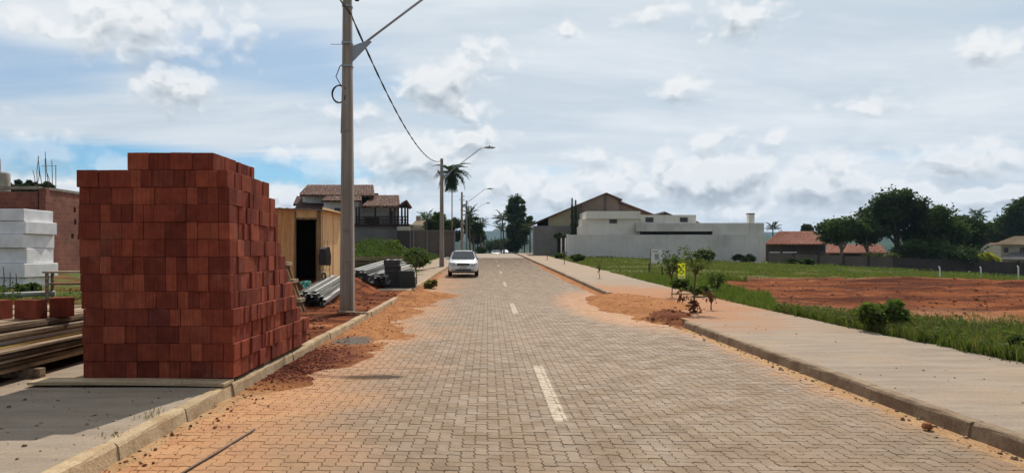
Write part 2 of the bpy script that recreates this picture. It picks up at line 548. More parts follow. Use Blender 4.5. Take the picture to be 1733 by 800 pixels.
ground_o = link('ground', grid_mesh('ground', xs, ys, gsurf), M['soil'])
tag(ground_o, kind='structure')

# ------------------------------------------------------------------ road
def dash_mask(T, x, y):
    n = T.noise(T.cxyz(x, y), 9.0, 5.0, 0.7)
    yy = T.m('MODULO', T.m('SUBTRACT', y, 7.1), 12.4)
    inside = T.m('MULTIPLY', T.sm(yy, 0.0, 0.05), T.sm(yy, 3.45, 3.55, 1.0, 0.0))
    cx = T.m('ADD', 0.71, T.m('MULTIPLY', T.m('SUBTRACT', y, 7.0), 0.003))
    dxx = T.m('ABSOLUTE', T.m('SUBTRACT', x, cx))
    wid = T.sm(T.m('ADD', dxx, T.m('MULTIPLY', T.m('SUBTRACT', n, 0.5), 0.05)), 0.055, 0.085, 1.0, 0.0)
    wear = T.sm(n, 0.36, 0.60, 0.25, 1.0)
    return T.m('MULTIPLY', T.m('MULTIPLY', inside, wid), wear)
def paver_material():
    m, T, b = new_mat('paver_concrete')
    p = wpos(T)
    x, y, z = T.xyz(p)
    n1 = T.noise(p, 0.55, 5.0, 0.6)
    n2 = T.noise(p, 2.4, 5.0, 0.65)
    r = rnd(T)
    c = T.mix(r, (0.166, 0.110, 0.065), (0.224, 0.152, 0.092))
    c = T.mix(T.sm(n1, 0.42, 0.7, 0.0, 0.55), c, (0.240, 0.156, 0.095))
    # dust, plus grazing reflection painted into the colour, lightens the road farther up
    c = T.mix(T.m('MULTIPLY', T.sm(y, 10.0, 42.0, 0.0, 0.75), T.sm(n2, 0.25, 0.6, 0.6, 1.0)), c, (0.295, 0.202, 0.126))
    w = T.m('ADD', T.m('MULTIPLY', T.m('SUBTRACT', n1, 0.5), 3.4), T.m('MULTIPLY', T.m('SUBTRACT', n2, 0.5), 1.6))
    left = T.sm(T.m('ADD', x, w), -2.75, -0.55, 1.0, 0.0)
    left = T.m('MULTIPLY', left, T.sm(y, 60.0, 32.0, 0.15, 1.0))
    rightm = T.sm(T.m('ADD', x, T.m('MULTIPLY', w, 0.35)), 3.6, 4.3, 0.0, 0.6)
    dd = T.v('LENGTH', T.v('MULTIPLY', T.v('SUBTRACT', p, (4.2, 22.0, 0.0)), (1 / 2.0, 1 / 7.0, 0.0)))
    mound = T.sm(T.m('ADD', dd, T.m('MULTIPLY', w, 0.15)), 0.75, 1.2, 0.9, 0.0)
    dirt = T.m('MAXIMUM', left, T.m('MAXIMUM', rightm, mound))
    dcol = T.mix(T.sm(n2, 0.35, 0.65), (0.38, 0.165, 0.062), (0.47, 0.245, 0.110))
    c = T.mix(T.m('MULTIPLY', dirt, T.sm(n2, 0.15, 0.55, 0.6, 1.0)), c, dcol)
    c = T.mix(T.m('MULTIPLY', dash_mask(T, x, y), 0.62), c, (0.66, 0.56, 0.42))
    f = T.sm(T.noise(p, 45.0, 5.0, 0.7), 0.25, 0.75, 0.80, 1.18)
    T.put(b.inputs['Base Color'], T.v('MULTIPLY', c, T.cxyz(f, f, f)))
    T.put(b.inputs['Roughness'], T.sm(n2, 0.3, 0.7, 0.62, 0.85))
    b.inputs['Specular IOR Level'].default_value = 0.2
    bump(T, b, T.noise(p, 90.0, 4.0, 0.7), 0.35, 0.006)
    return m
M['paver'] = paver_material()
def joint_material():
    m, T, b = new_mat('joint_sand')
    p = wpos(T)
    x, y, z = T.xyz(p)
    n1 = T.noise(p, 0.8, 5.0, 0.6)
    c = T.mix(T.sm(n1, 0.4, 0.65), (0.120, 0.083, 0.053), (0.17, 0.108, 0.064))
    w = T.m('MULTIPLY', T.m('SUBTRACT', n1, 0.5), 3.0)
    c = T.mix(T.sm(T.m('ADD', x, w), -2.7, -0.9, 0.9, 0.0), c, (0.20, 0.085, 0.035))
    # beyond the modelled pavers the sheet itself shows
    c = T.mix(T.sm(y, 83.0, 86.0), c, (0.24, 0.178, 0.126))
    T.put(b.inputs['Base Color'], c)
    b.inputs['Roughness'].default_value = 0.9
    bump(T, b, T.noise(p, 60.0, 3.0), 0.3, 0.01)
    return m
M['joint'] = joint_material()
rys = list(np.arange(-8, 40, 1.0)) + spread(40, 900, 1.5, 1.05)
def road_z(X, Y):
    return zr(Y) - 0.007 + 0.007 * sstep(Y, 84, 86)
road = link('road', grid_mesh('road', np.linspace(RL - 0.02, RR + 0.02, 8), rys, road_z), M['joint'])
tag(road, kind='structure')

U = 0.106                       # one grid cell: a paver covers two
D = 0.17                        # zigzag of the edges
def edge_pts(a, b):
    a = np.array(a, float); b = np.array(b, float)
    d = b - a
    if abs(d[0]) > 0:
        s = 1 if d[0] > 0 else -1
        q = [a, a + d * .25 + np.array([0, D * s * .5]), a + d * .75 - np.array([0, D * s * .5])]
    else:
        s = 1 if d[1] > 0 else -1
        q = [a, a + d * .25 + np.array([D * s * .5, 0]), a + d * .75 - np.array([D * s * .5, 0])]
    return q
def outline(w, h):
    c = []
    ring = [(i, 0) for i in range(w)] + [(w, j) for j in range(h)] + [(w - i, h) for i in range(w)] + [(0, h - j) for j in range(h)]
    for k in range(len(ring)):
        c += edge_pts(ring[k], ring[(k + 1) % len(ring)])
    return np.array(c)
def shaped(w, h, simple=False):
    if simple:
        o = np.array([(0, 0), (w, 0), (w, h), (0, h)], float)
    else:
        o = outline(w, h)
    c = np.array([w / 2, h / 2])
    o = (o - c) * U
    size = np.array([w, h]) * U
    g, ch = 0.0036, 0.0035
    low = o * (1 - g / size)
    top = o * (1 - (g + 2 * ch) / size)
    n = len(o)
    V = np.zeros((2 * n, 3))
    V[:n, :2] = low; V[:n, 2] = -0.0045
    V[n:, :2] = top; V[n:, 2] = 0.0
    F = [tuple(range(n, 2 * n))] + [(k, (k + 1) % n, n + (k + 1) % n, n + k) for k in range(n)]
    # skirt down into the joint
    S = low.copy()
    V = np.vstack([V, np.column_stack([S, np.full(n, -0.03)])])
    F += [(2 * n + k, 2 * n + (k + 1) % n, (k + 1) % n, k) for k in range(n)]
    return V, F
SH = {'H': shaped(2, 1), 'V': shaped(1, 2), 'h': shaped(2, 1, True), 'v': shaped(1, 2, True)}
YMAX = 84.0
cells = []
i0, i1 = int(math.floor((RL + 0.02) / U)), int((RR - 0.02) / U)
j0, j1 = int(4.2 / U), int(YMAX / U)
for i in range(i0, i1 + 1):
    for j in range(j0, j1 + 1):
        k = (i - j) % 4
        if k == 0:
            if i + 2 <= i1 + 1:
                cells.append((0, (i + 1) * U, (j + .5) * U))
        elif k == 2:
            cells.append((1, (i + .5) * U, j * U))
cells = np.array(cells)
px_ = 825 + cells[:, 1] * 1250 / cells[:, 2]
infr = (px_ > -5) & (px_ < 1740) & (cells[:, 2] > 5.36)
order = np.where(infr, cells[:, 2], 1e9).argsort()
single = set(order[:300].tolist())
meH = bpy.data.meshes.new('paver'); meH.from_pydata([tuple(q) for q in SH['H'][0]], [], SH['H'][1]); meH.materials.append(M['paver'])
meV = bpy.data.meshes.new('paver'); meV.from_pydata([tuple(q) for q in SH['V'][0]], [], SH['V'][1]); meV.materials.append(M['paver'])
for k in sorted(single):
    t, x, y = cells[k]
    o = bpy.data.objects.new('paver', meH if t == 0 else meV)
    col.objects.link(o)
    o.parent = road
    o.location = (x, y, float(zr(y)) + random.uniform(-.002, .002))
    o.rotation_euler = (random.uniform(-.010, .010), random.uniform(-.010, .010), random.uniform(-.012, .012))
def bulk(keys):
    VV, LI, LS, LT = [], [], [], []
    vb = 0; lb = 0
    for key in keys:
        V, F = SH[key]
        far = key in 'hv'
        sel = [k for k in range(len(cells)) if k not in single and (cells[k, 0] == 0) == (key in 'Hh') and (cells[k, 2] > 27) == far]
        C = cells[sel]
        N = len(C)
        tilt = rng.uniform(-.010, .010, (N, 2)); dz_ = rng.uniform(-.002, .002, N)
        P = np.repeat(V[None], N, 0).copy()
        P[:, :, 2] += P[:, :, 0] * tilt[:, :1] + P[:, :, 1] * tilt[:, 1:] + (zr(C[:, 2]) + dz_)[:, None]
        P[:, :, 0] += C[:, 1][:, None]; P[:, :, 1] += C[:, 2][:, None]
        VV.append(P.reshape(-1, 3))
        flat = np.array([i for f in F for i in f])
        tot = np.array([len(f) for f in F])
        LI.append((flat[None] + (np.arange(N) * len(V))[:, None] + vb).ravel())
        LT.append(np.tile(tot, N))
        vb += N * len(V)
    V = np.concatenate(VV); LI = np.concatenate(LI); LT = np.concatenate(LT)
    LS = np.concatenate([[0], np.cumsum(LT)[:-1]])
    me = bpy.data.meshes.new('paving')
    me.vertices.add(len(V)); me.vertices.foreach_set('co', V.astype(np.float32).ravel())
    me.loops.add(len(LI)); me.loops.foreach_set('vertex_index', LI.astype(np.int32))
    me.polygons.add(len(LT))
    me.polygons.foreach_set('loop_start', LS.astype(np.int32)); me.polygons.foreach_set('loop_total', LT.astype(np.int32))
    me.polygons.foreach_set('use_smooth', np.zeros(len(LT), bool))
    me.update(calc_edges=True)
    return me
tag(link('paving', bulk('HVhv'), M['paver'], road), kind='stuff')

# ------------------------------------------------------------------ kerbs and pavements
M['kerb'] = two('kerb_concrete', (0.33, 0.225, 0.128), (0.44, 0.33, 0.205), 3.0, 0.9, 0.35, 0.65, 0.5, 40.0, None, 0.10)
def slab_material(name):
    m, T, b = new_mat(name)
    p = wpos(T)
    x, y, z = T.xyz(p)
    n1 = T.noise(p, 0.6, 6.0, 0.65)
    n2 = T.noise(T.v('MULTIPLY', p, (0.5, 2.5, 1)), 1.7, 6.0, 0.7)
    c = T.mix(T.sm(n2, 0.3, 0.7), (0.235, 0.186, 0.141), (0.320, 0.258, 0.198))
    c = T.mix(T.sm(n1, 0.46, 0.72, 0.0, 0.45), c, (0.36, 0.24, 0.155))
    dd = T.v('LENGTH', T.v('MULTIPLY', T.v('SUBTRACT', p, (4.9, 23.0, 0.0)), (1 / 3.2, 1 / 9.5, 0.0)))
    c = T.mix(T.sm(T.m('ADD', dd, T.m('MULTIPLY', T.m('SUBTRACT', n1, .5), 1.2)), 0.5, 1.15, 0.85, 0.0), c, (0.36, 0.165, 0.075))
    far = T.sm(y, 26.0, 45.0, 0.0, 0.35)
    c = T.mix(far, c, (0.38, 0.25, 0.165))
    stain = T.noise(p, 4.0, 5.0, 0.7, 1.0)
    c = T.mix(T.sm(stain, 0.62, 0.75, 0.0, 0.5), c, (0.17, 0.12, 0.09))
    f = T.sm(T.noise(p, 40.0, 5.0, 0.7), 0.25, 0.75, 0.86, 1.14)
    T.put(b.inputs['Base Color'], T.v('MULTIPLY', c, T.cxyz(f, f, f)))
    b.inputs['Roughness'].default_value = 0.9
    b.inputs['Specular IOR Level'].default_value = 0.1
    h = T.m('ADD', T.m('MULTIPLY', T.noise(p, 55.0, 5.0, 0.7), 0.4), T.m('MULTIPLY', n2, 1.0))
    bump(T, b, h, 0.5, 0.025)
    return m
M['slab'] = slab_material('pavement_concrete')
def slab(name, x0, x1, y0, y1, step=0.25, wob0=0.0, wob1=0.0, endwob=0.0, seed=0, h=0.14, nx=9):
    n = max(2, int((y1 - y0) / step) + 1)
    ys_ = np.linspace(y0, y1, n)
    u = np.linspace(0, 1, nx)
    a = x0 + wob0 * (fbm(ys_ * 1.6, ys_ * 0, seed, 5) - .5)
    b_ = x1 + wob1 * (fbm(ys_ * 1.3, ys_ * 0 + 7, seed + 3, 5) - .5)
    X = a[:, None] * (1 - u) + b_[:, None] * u
    Y = np.repeat(ys_[:, None], nx, 1)
    if endwob:
        Y[-1] += endwob * (fbm(X[-1] * 2, X[-1] * 0, seed + 5, 4) - .5)
    Z = zr(Y) + h + (fbm(X * .8, Y * .8, seed + 9, 3) - .5) * 0.012
    V = np.stack([X, Y, Z], -1).reshape(-1, 3).tolist()
    F = []
    for j in range(n - 1):
        for i in range(nx - 1):
            q = j * nx + i
            F.append((q, q + 1, q + 1 + nx, q + nx))
    ring = [i for i in range(nx)] + [j * nx + nx - 1 for j in range(1, n)] + [(n - 1) * nx + i for i in range(nx - 2, -1, -1)] + [j * nx for j in range(n - 2, 0, -1)]
    b0 = len(V)
    for q in ring:
        V.append((V[q][0], V[q][1], V[q][2] - 0.16))
    for k in range(len(ring)):
        F.append((ring[k], b0 + k, b0 + (k + 1) % len(ring), ring[(k + 1) % len(ring)]))
    me = bpy.data.meshes.new(name)
    me.from_pydata(V, [], F)
    me.update()
    o = link(name, me, M['slab'])
    return tag(o, kind='structure')
slab('pavement', RR + KW - 0.004, SWR, -6, 112, 0.3, 0, 0.35, 0, 1)
slab('pavement', SWL, RL - KW + 0.004, -6, 12.2, 0.2, 0.12, 0, 0.8, 4)
slab('pavement', -5.1, RL - KW + 0.004, 27.4, 112, 0.35, 0.4, 0, 0.0, 8)

M['kerb_right'] = two('shaded_kerb_concrete', (0.20, 0.135, 0.085), (0.30, 0.22, 0.145), 3.0, 0.9, 0.35, 0.65, 0.5, 40.0, None, 0.10)  # darker copy of the kerb concrete: shade on this side is put into the colour
def kerb_stone(y0, y1, side, parent, dx_=0.0, dz_=0.0, yaw=0.0):
    """profile with a sloped face to the road, rounded top edge"""
    f = 1 if side < 0 else -1                   # face looks towards the road's middle
    edge = RL if side < 0 else RR
    h = 0.145
    prof = [(0.012, -0.10), (0.012, 0.0), (-0.006, h - 0.03), (-0.016, h - 0.010), (-0.032, h), (-KW, h), (-KW, -0.10)]
    L = y1 - y0
    n = max(2, int(L / 0.22))
    V = []; F = []
    zc = float(zr((y0 + y1) / 2))
    for j in range(n + 1):
        yy = -L / 2 + L * j / n
        g = 0.004 if j in (0, n) else 0.0
        for k, (u, w) in enumerate(prof):
            jit = (random.uniform(-.005, .005), random.uniform(-.004, .004)) if k in (2, 3, 4) else (0, 0)
            V.append((f * (u - g * (1 if u > -.05 else -1) + jit[0]), yy + (0.0035 if j == 0 else -0.0035 if j == n else 0), w + jit[1] - g + float(zr((y0 + y1) / 2 + yy)) - zc))
    m_ = len(prof)
    for j in range(n):
        for k in range(m_ - 1):
            q = j * m_ + k
            F.append((q, q + 1, q + 1 + m_, q + m_) if f > 0 else (q + m_, q + 1 + m_, q + 1, q))
    F.append(tuple(range(m_)) if f < 0 else tuple(range(m_ - 1, -1, -1)))
    F.append(tuple(n * m_ + k for k in (range(m_ - 1, -1, -1) if f < 0 else range(m_))))
    me = bpy.data.meshes.new('kerb_stone')
    me.from_pydata(V, [], F); me.update()
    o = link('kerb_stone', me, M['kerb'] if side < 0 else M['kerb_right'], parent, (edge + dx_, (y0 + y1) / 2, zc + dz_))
    o.rotation_euler = (0, 0, yaw)
    return o
def kerb_line(side, spans, seed):
    k = bpy.data.objects.new('kerb', None)
    col.objects.link(k)
    tag(k, kind='structure')
    for cuts in spans:
        for a, b in zip(cuts[:-1], cuts[1:]):
            j = 0.012 if a < 30 else 0.0
            kerb_stone(a, b, side, k, random.uniform(-j, j), random.uniform(-.006, .006), random.uniform(-.004, .004) if a < 30 else 0)
    return k
def cuts(a, b, l, j=0.0):
    out = [a]
    while out[-1] + l * 1.3 < b:
        out.append(out[-1] + l + random.uniform(-j, j))
    return out + [b]
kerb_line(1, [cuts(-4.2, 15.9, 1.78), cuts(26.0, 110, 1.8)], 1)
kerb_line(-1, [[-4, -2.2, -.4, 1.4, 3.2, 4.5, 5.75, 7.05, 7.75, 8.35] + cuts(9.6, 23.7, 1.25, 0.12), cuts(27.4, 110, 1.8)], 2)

# ------------------------------------------------------------------ loose soil and sand lying on the road
def dirt_material():
    m, T, b = new_mat('loose_soil')
    p = wpos(T)
    x, y, z = T.xyz(p)
    n1 = T.noise(p, 0.8, 5.0, 0.65)
    n2 = T.noise(p, 4.5, 6.0, 0.7)
    c = T.mix(T.sm(n2, 0.3, 0.7), (0.27, 0.105, 0.038), (0.42, 0.195, 0.080))
    c = T.mix(T.sm(n1, 0.5, 0.70, 0, .8), c, (0.19, 0.064, 0.026))
    # red brick rubble beside the stack
    rub = T.m('MULTIPLY', T.sm(y, 8.6, 9.6), T.sm(y, 11.6, 13.6, 1.0, 0.0))
    rub = T.m('MULTIPLY', rub, T.sm(T.m('ADD', x, T.m('MULTIPLY', T.m('SUBTRACT', n1, .5), 1.6)), -1.5, -2.3))
    c = T.mix(T.m('MULTIPLY', rub, T.sm(n2, 0.35, 0.55, 0.3, 1.0)), c, (0.105, 0.027, 0.017))
    # pale sand in the gutters near the camera
    pale = T.m('MAXIMUM', T.sm(y, 8.8, 8.2), T.m('MULTIPLY', T.sm(x, 2.5, 3.2), T.sm(y, 16.0, 15.0)))
    c = T.mix(T.m('MULTIPLY', pale, 0.85), c, T.mix(T.sm(n2, 0.3, 0.7), (0.42, 0.245, 0.12), (0.52, 0.35, 0.20)))
    # dark damp lump at the end of the right kerb, grey ash patch on the left
    d1 = T.v('LENGTH', T.v('MULTIPLY', T.v('SUBTRACT', p, (4.45, 17.4, 0)), (1 / 0.8, 1 / 1.6, 0)))
    c = T.mix(T.sm(T.m('ADD', d1, T.m('MULTIPLY', T.m('SUBTRACT', n2, .5), 1.2)), 0.6, 1.0, 0.95, 0.0), c, (0.15, 0.048, 0.022))
    d2 = T.v('LENGTH', T.v('MULTIPLY', T.v('SUBTRACT', p, (-2.45, 13.4, 0)), (1 / 0.42, 1 / 0.8, 0)))
    c = T.mix(T.sm(T.m('ADD', d2, T.m('MULTIPLY', T.m('SUBTRACT', n2, .5), 0.9)), 0.6, 1.0, 0.9, 0.0), c, (0.12, 0.108, 0.095))
    f = T.sm(T.noise(p, 30.0, 5.0, 0.7), 0.25, 0.75, 0.75, 1.2)
    T.put(b.inputs['Base Color'], T.v('MULTIPLY', c, T.cxyz(f, f, f)))
    b.inputs['Roughness'].default_value = 0.95
    b.inputs['Specular IOR Level'].default_value = 0.04
    bump(T, b, T.noise(p, 30.0, 6.0, 0.75), 0.8, 0.03)
    return m
M['dirt'] = dirt_material()
def left_dirt(X, Y):
    n = fbm(X * 1.3, Y * .9, 41, 4) - .5
    n2 = fbm(X * 5, Y * 5, 43, 4) - .5
    e = X - RL
    # strip along the kerb foot
    wid = np.interp(Y, [3, 8, 9.5, 11, 13, 15, 20, 24, 28, 45], [.30, .30, 1.1, 1.75, 1.75, 1.7, 1.35, 1.6, .7, .3])
    hgt = np.interp(Y, [3, 8.4, 9.5, 12, 14, 20, 24, 28, 40], [.014, .015, .026, .034, .030, .030, .036, .034, .026])
    s = 1 - sstep(e / (wid * (1 + 1.5 * n)), 0.15, 1.0)
    h = hgt * s * 1.5 - 0.016 + 0.030 * n2 * np.minimum(1, s * 2.5)
    # spill through the gap in the kerb
    d = np.sqrt(((X + 3.2) / 2.3) ** 2 + ((Y - 25.6) / 3.0) ** 2) + 0.5 * n
    sp = 1 - sstep(d, 0.35, 1.0)
    h = np.maximum(h, -0.014 + sp * 0.17 + 0.05 * n2 * sstep(sp, 0, .3))
    # small separate patches of spilt soil further out
    n = n + 1.2 * n2
    for cx, cy, rx, ry in []:
        dd = np.sqrt(((X - cx) / rx) ** 2 + ((Y - cy) / ry) ** 2) + .9 * n
        h = np.maximum(h, -0.012 + 0.028 * (1 - sstep(dd, .3, 1.0)) + .012 * n2 * (dd < 1))
    return zr(Y) + h
tag(link('loose_soil', grid_mesh('loose_soil', np.arange(-3.0, -0.2, 0.045), np.arange(3.5, 45, 0.06), left_dirt), M['dirt']), kind='structure')
def right_dirt(X, Y):
    n = fbm(X * 1.1, Y * .8, 61, 4) - .5
    n2 = fbm(X * 4.5, Y * 4.5, 63, 4) - .5
    d = np.sqrt(((X - 4.55) / 1.65) ** 2 + ((Y - 21.8) / 6.0) ** 2) + 0.42 * n
    sp = 1 - sstep(d, 0.45, 1.0)
    h = -0.03 + sp * 0.205 + 0.022 * n2 * sstep(sp, 0, .4)
    # lump of darker soil at the kerb's end
    d1 = np.sqrt(((X - 4.35) / .75) ** 2 + ((Y - 17.5) / 1.5) ** 2) + .5 * n2
    h = np.maximum(h, -0.03 + .24 * (1 - sstep(d1, 0.3, 1.0)) + .12 * n2 * (1 - sstep(d1, .6, 1.1)))
    e = RR - X
    far = sstep(Y, 24, 29)
    strip = np.where(e > -0.02, (0.012 + .012 * far) * 1.35 * (1 - sstep(e / ((.24 + .25 * far) * (1 + (.5 + far) * n)), .75 - .4 * far, 1.0)) - 0.012 + .006 * n2, -0.03)
    h = np.maximum(h, strip)
    return zr(Y) + h
tag(link('loose_soil', grid_mesh('loose_soil', np.arange(2.6, 6.4, 0.045), np.arange(3.5, 60, 0.07), right_dirt), M['dirt']), kind='structure')
M['rubble'] = plain('brick_rubble', (0.15, 0.038, 0.022), 0.95, 0, .3, 20, .4, 80, .45)
M['clod'] = plain('soil_clod', (0.19, 0.07, 0.033), 0.95, 0, .3, 20, .5, 80, .4)
M['stone'] = plain('pebble', (0.25, 0.17, 0.11), 0.9, 0, .25, 20, .3, 80, .5)
def scatter(name, n, pf, s0, s1, mat, zf):
    """small angular lumps"""
    base = np.array([(-1, -1, -.7), (1, -1, -.7), (1, 1, -.7), (-1, 1, -.7), (-.7, -.6, .6), (.6, -.7, .7), (.7, .6, .5), (-.6, .7, .65)]) * .5
    F0 = np.array([(3, 2, 1, 0), (4, 5, 6, 7), (0, 1, 5, 4), (1, 2, 6, 5), (2, 3, 7, 6), (3, 0, 4, 7)])
    XY = np.array([pf() for _ in range(n)])
    s = s0 * (s1 / s0) ** (rng.random(n) ** 2)
    P = base[None] * (1 + rng.uniform(-.3, .3, (n, 8, 3))) * s[:, None, None]
    a = rng.uniform(0, 6.28, n)
    ca, sa = np.cos(a)[:, None], np.sin(a)[:, None]
    x = P[:, :, 0] * ca - P[:, :, 1] * sa; y = P[:, :, 0] * sa + P[:, :, 1] * ca
    z = P[:, :, 2] * rng.uniform(.5, 1, n)[:, None] + zf(XY[:, 0], XY[:, 1])[:, None] + s[:, None] * .22
    V = np.stack([x + XY[:, :1], y + XY[:, 1:], z], -1).reshape(-1, 3)
    F = (F0[None] + (np.arange(n) * 8)[:, None, None]).reshape(-1, 4)
    o = link(name, fast_mesh(name, V, F), mat)
    return tag(o, kind='stuff')
G = random.gauss
scatter('brick_rubble', 1700, lambda: (RL + .02 + abs(G(0, .36)), min(15, max(8.7, G(10.6, 1.0)))), .007, .036, M['rubble'], left_dirt)
scatter('soil_clods', 1300, lambda: (RL + .02 + abs(G(0, .7)), random.uniform(9, 30)), .008, .034, M['clod'], left_dirt)
scatter('soil_clods', 110, lambda: (min(6.2, max(2.9, G(4.5, .55))), min(28, max(15.5, G(20, 3.6)))), .010, .05, M['clod'], right_dirt)
scatter('soil_clods', 60, lambda: (G(4.2, .35), G(17.4, .8)), .02, .11, M['clod'], right_dirt)
scatter('soil_clods', 3200, lambda: (random.uniform(8.6, 36), random.uniform(16, 36)), .02, .09, M['clod'], gsurf)
scatter('soil_clods', 900, lambda: (random.uniform(-5.6, -3.1), random.uniform(12.2, 27)), .015, .09, M['clod'], gsurf)
scatter('pebbles', 110, lambda: (random.uniform(4.4, 7.1), random.uniform(5, 26)), .008, .03, M['stone'], lambda x, y: zr(y) + .142)
scatter('pebbles', 170, lambda: (random.uniform(-5.4, -3.02), random.uniform(4.5, 8.4)), .008, .035, M['stone'], lambda x, y: zr(y) + .142)
scatter('pebbles', 240, lambda: (RR - abs(G(0, .12)) - .02, random.uniform(5, 16)), .008, .04, M['stone'], lambda x, y: zr(y) + .005)
scatter('pebbles', 200, lambda: (RL + abs(G(0, .2)) + .02, random.uniform(4.5, 9)), .008, .03, M['clod'], lambda x, y: zr(y) + .006)
# ================================================================== LEFT SIDE: THE BUILDING SITE
def brick_material():
    m, T, b = new_mat('fired_clay')
    r = rnd(T)
    p = wpos(T)
    c = T.ramp(r, [(0.0, (0.130, 0.030, 0.020)), (0.3, (0.180, 0.041, 0.025)), (0.6, (0.222, 0.051, 0.029)), (0.85, (0.310, 0.080, 0.042)), (1.0, (0.135, 0.036, 0.027))])
    n = T.noise(p, 7.0, 5.0, 0.65)
    # grooves of the extruded sides run upright
    g = T.noise(T.v('MULTIPLY', p, (70.0, 70.0, 1.2)), 1.0, 2.0, 0.5)
    c = T.mix(T.sm(T.noise(p, 2.6, 6.0, 0.7), 0.54, 0.72, 0.0, 0.45), c, (0.25, 0.115, 0.075))
    c = T.mix(T.sm(T.noise(p, 26.0, 4.0, 0.7), 0.66, 0.74, 0.0, 0.6), c, (0.06, 0.022, 0.016))
    f = T.m('MULTIPLY', T.sm(n, 0.25, 0.75, 0.78, 1.22), T.sm(g, 0.3, 0.7, 0.86, 1.14))
    T.put(b.inputs['Base Color'], T.v('MULTIPLY', c, T.cxyz(f, f, f)))
    b.inputs['Roughness'].default_value = 0.9
    b.inputs['Specular IOR Level'].default_value = 0.06
    bump(T, b, T.m('ADD', T.m('MULTIPLY', g, 1.0), T.m('MULTIPLY', T.noise(p, 80.0, 3.0), 0.3)), 0.5, 0.006)
    return m
M['brick'] = brick_material()
M['wood'] = two('raw_board', (0.30, 0.215, 0.13), (0.44, 0.34, 0.22), 3.0, 0.8, 0.35, 0.65, 0.3, 25, (0.4, 6.0, 6.0), 0.15)
M['oldwood'] = two('weathered_board', (0.135, 0.088, 0.056), (0.30, 0.22, 0.148), 3.0, 0.85, 0.35, 0.65, 0.4, 25, (6.0, 0.4, 6.0), 0.45)

bs = thing('brick_stack', 'tall block of stacked red clay bricks on a board beside the left kerb', 'brick stack', (-3.8, 10.1, 0.14))
U2 = 0.1225
HB = 0.1975
XR = -2.935
YF = 8.40
def brick_mesh(sx, sy):
    return MB().box((0, 0, 0), (sx, sy, HB - 0.0025), None, 0.004).mesh('brick')
bmA = [brick_mesh(U2 - .0025, 2 * U2 - .003), brick_mesh(2 * U2 - .003, U2 - .0025)]
for me in bmA: me.materials.append(M['brick'])
ends = [11.9, 11.8, 11.3, 11.1, 11.05, 10.8, 10.65, 10.55, 10.4, 10.3, 10.12, 10.05, 9.95]
xoff = [0.045, 0.05, 0.04, 0.05, 0.02, 0.015, 0.0, 0.0, 0.0, 0.0, 0.0, -0.02, -0.19]
visible = []; hidden = []
for l in range(13):
    z = 0.055 + HB * (l + .5)
    xr = XR + xoff[l] + random.uniform(-.006, .006)
    xl = XR - 14 * U2 + (0.0 if l > 2 else 0.01)
    yf = YF + random.uniform(-.008, .008)
    nfront = 14
    if l == 12:
        nfront = 8
    elif xr - xl > 14.3 * U2:
        pass
    # front course, right to left
    x = xr; left = nfront
    while left > 0:
        w = 2 if (left >= 2 and random.random() < 0.46) else 1
        if l == 12: w = min(left, 2)
        cx = x - w * U2 / 2
        d = 1 if w == 2 else 2
        jy = random.uniform(-.006, .010) if random.random() < .85 else random.uniform(-.022, .02)
        visible.append((w == 2, cx, yf + d * U2 / 2 + jy, z, 1 / (YF) ** 2 * (1 if w == 1 else 2) * 1.0))
        if d == 1:
            hidden.append((True, cx, yf + 1.5 * U2 + .006, z))
        x -= w * U2; left -= w
    # right face, going away
    y = yf + 2 * U2 + .01
    while y < ends[l] - U2 * .6:
        w = 2 if random.random() < 0.42 else 1
        jx = random.uniform(-.014, .010) if random.random() < .8 else random.uniform(-.03, .022)
        if w == 1:                       # end on: long side runs into the stack
            visible.append((True, xr - U2 + jx, y + U2 / 2, z, 1 * 2.9 / y ** 3))
        else:
            visible.append((False, xr - U2 / 2 + jx, y + U2, z, 2 * 2.9 / y ** 3))
            hidden.append((False, xr - 1.5 * U2, y + U2, z))
        y += w * U2
    yend = y
    # the rest of the course
    nx = nfront
    xx = xr - 2 * U2 - U2
    yy0 = yf + 2 * U2 + .008
    while xx > xr - nx * U2 - .02:
        yy = yy0
        while yy + 2 * U2 < yend + .05:
            hidden.append((False, xx + U2 / 2, yy + U2 + random.uniform(-.01, .01), z))
            yy += 2 * U2
        xx -= U2
visible.sort(key=lambda q: -q[4])
hidden += [q[:4] for q in visible[300:]]
ox, oy, oz = bs.location
for t, x, y, z, _ in visible[:300]:
    o = bpy.data.objects.new('brick', bmA[1 if t else 0])
    col.objects.link(o); o.parent = bs
    o.location = (x - ox, y - oy, z)
    o.rotation_euler = (random.uniform(-.007, .007), random.uniform(-.009, .009), random.uniform(-.03, .03))
mb = MB()
for t, x, y, z in hidden:
    sx, sy = (2 * U2 - .005, U2 - .004) if t else (U2 - .004, 2 * U2 - .005)
    mb.box((x - ox, y - oy, z), (sx, sy, HB - .004))
me = mb.mesh('brickwork'); tag(link('brickwork', me, M['brick'], bs), kind='stuff')

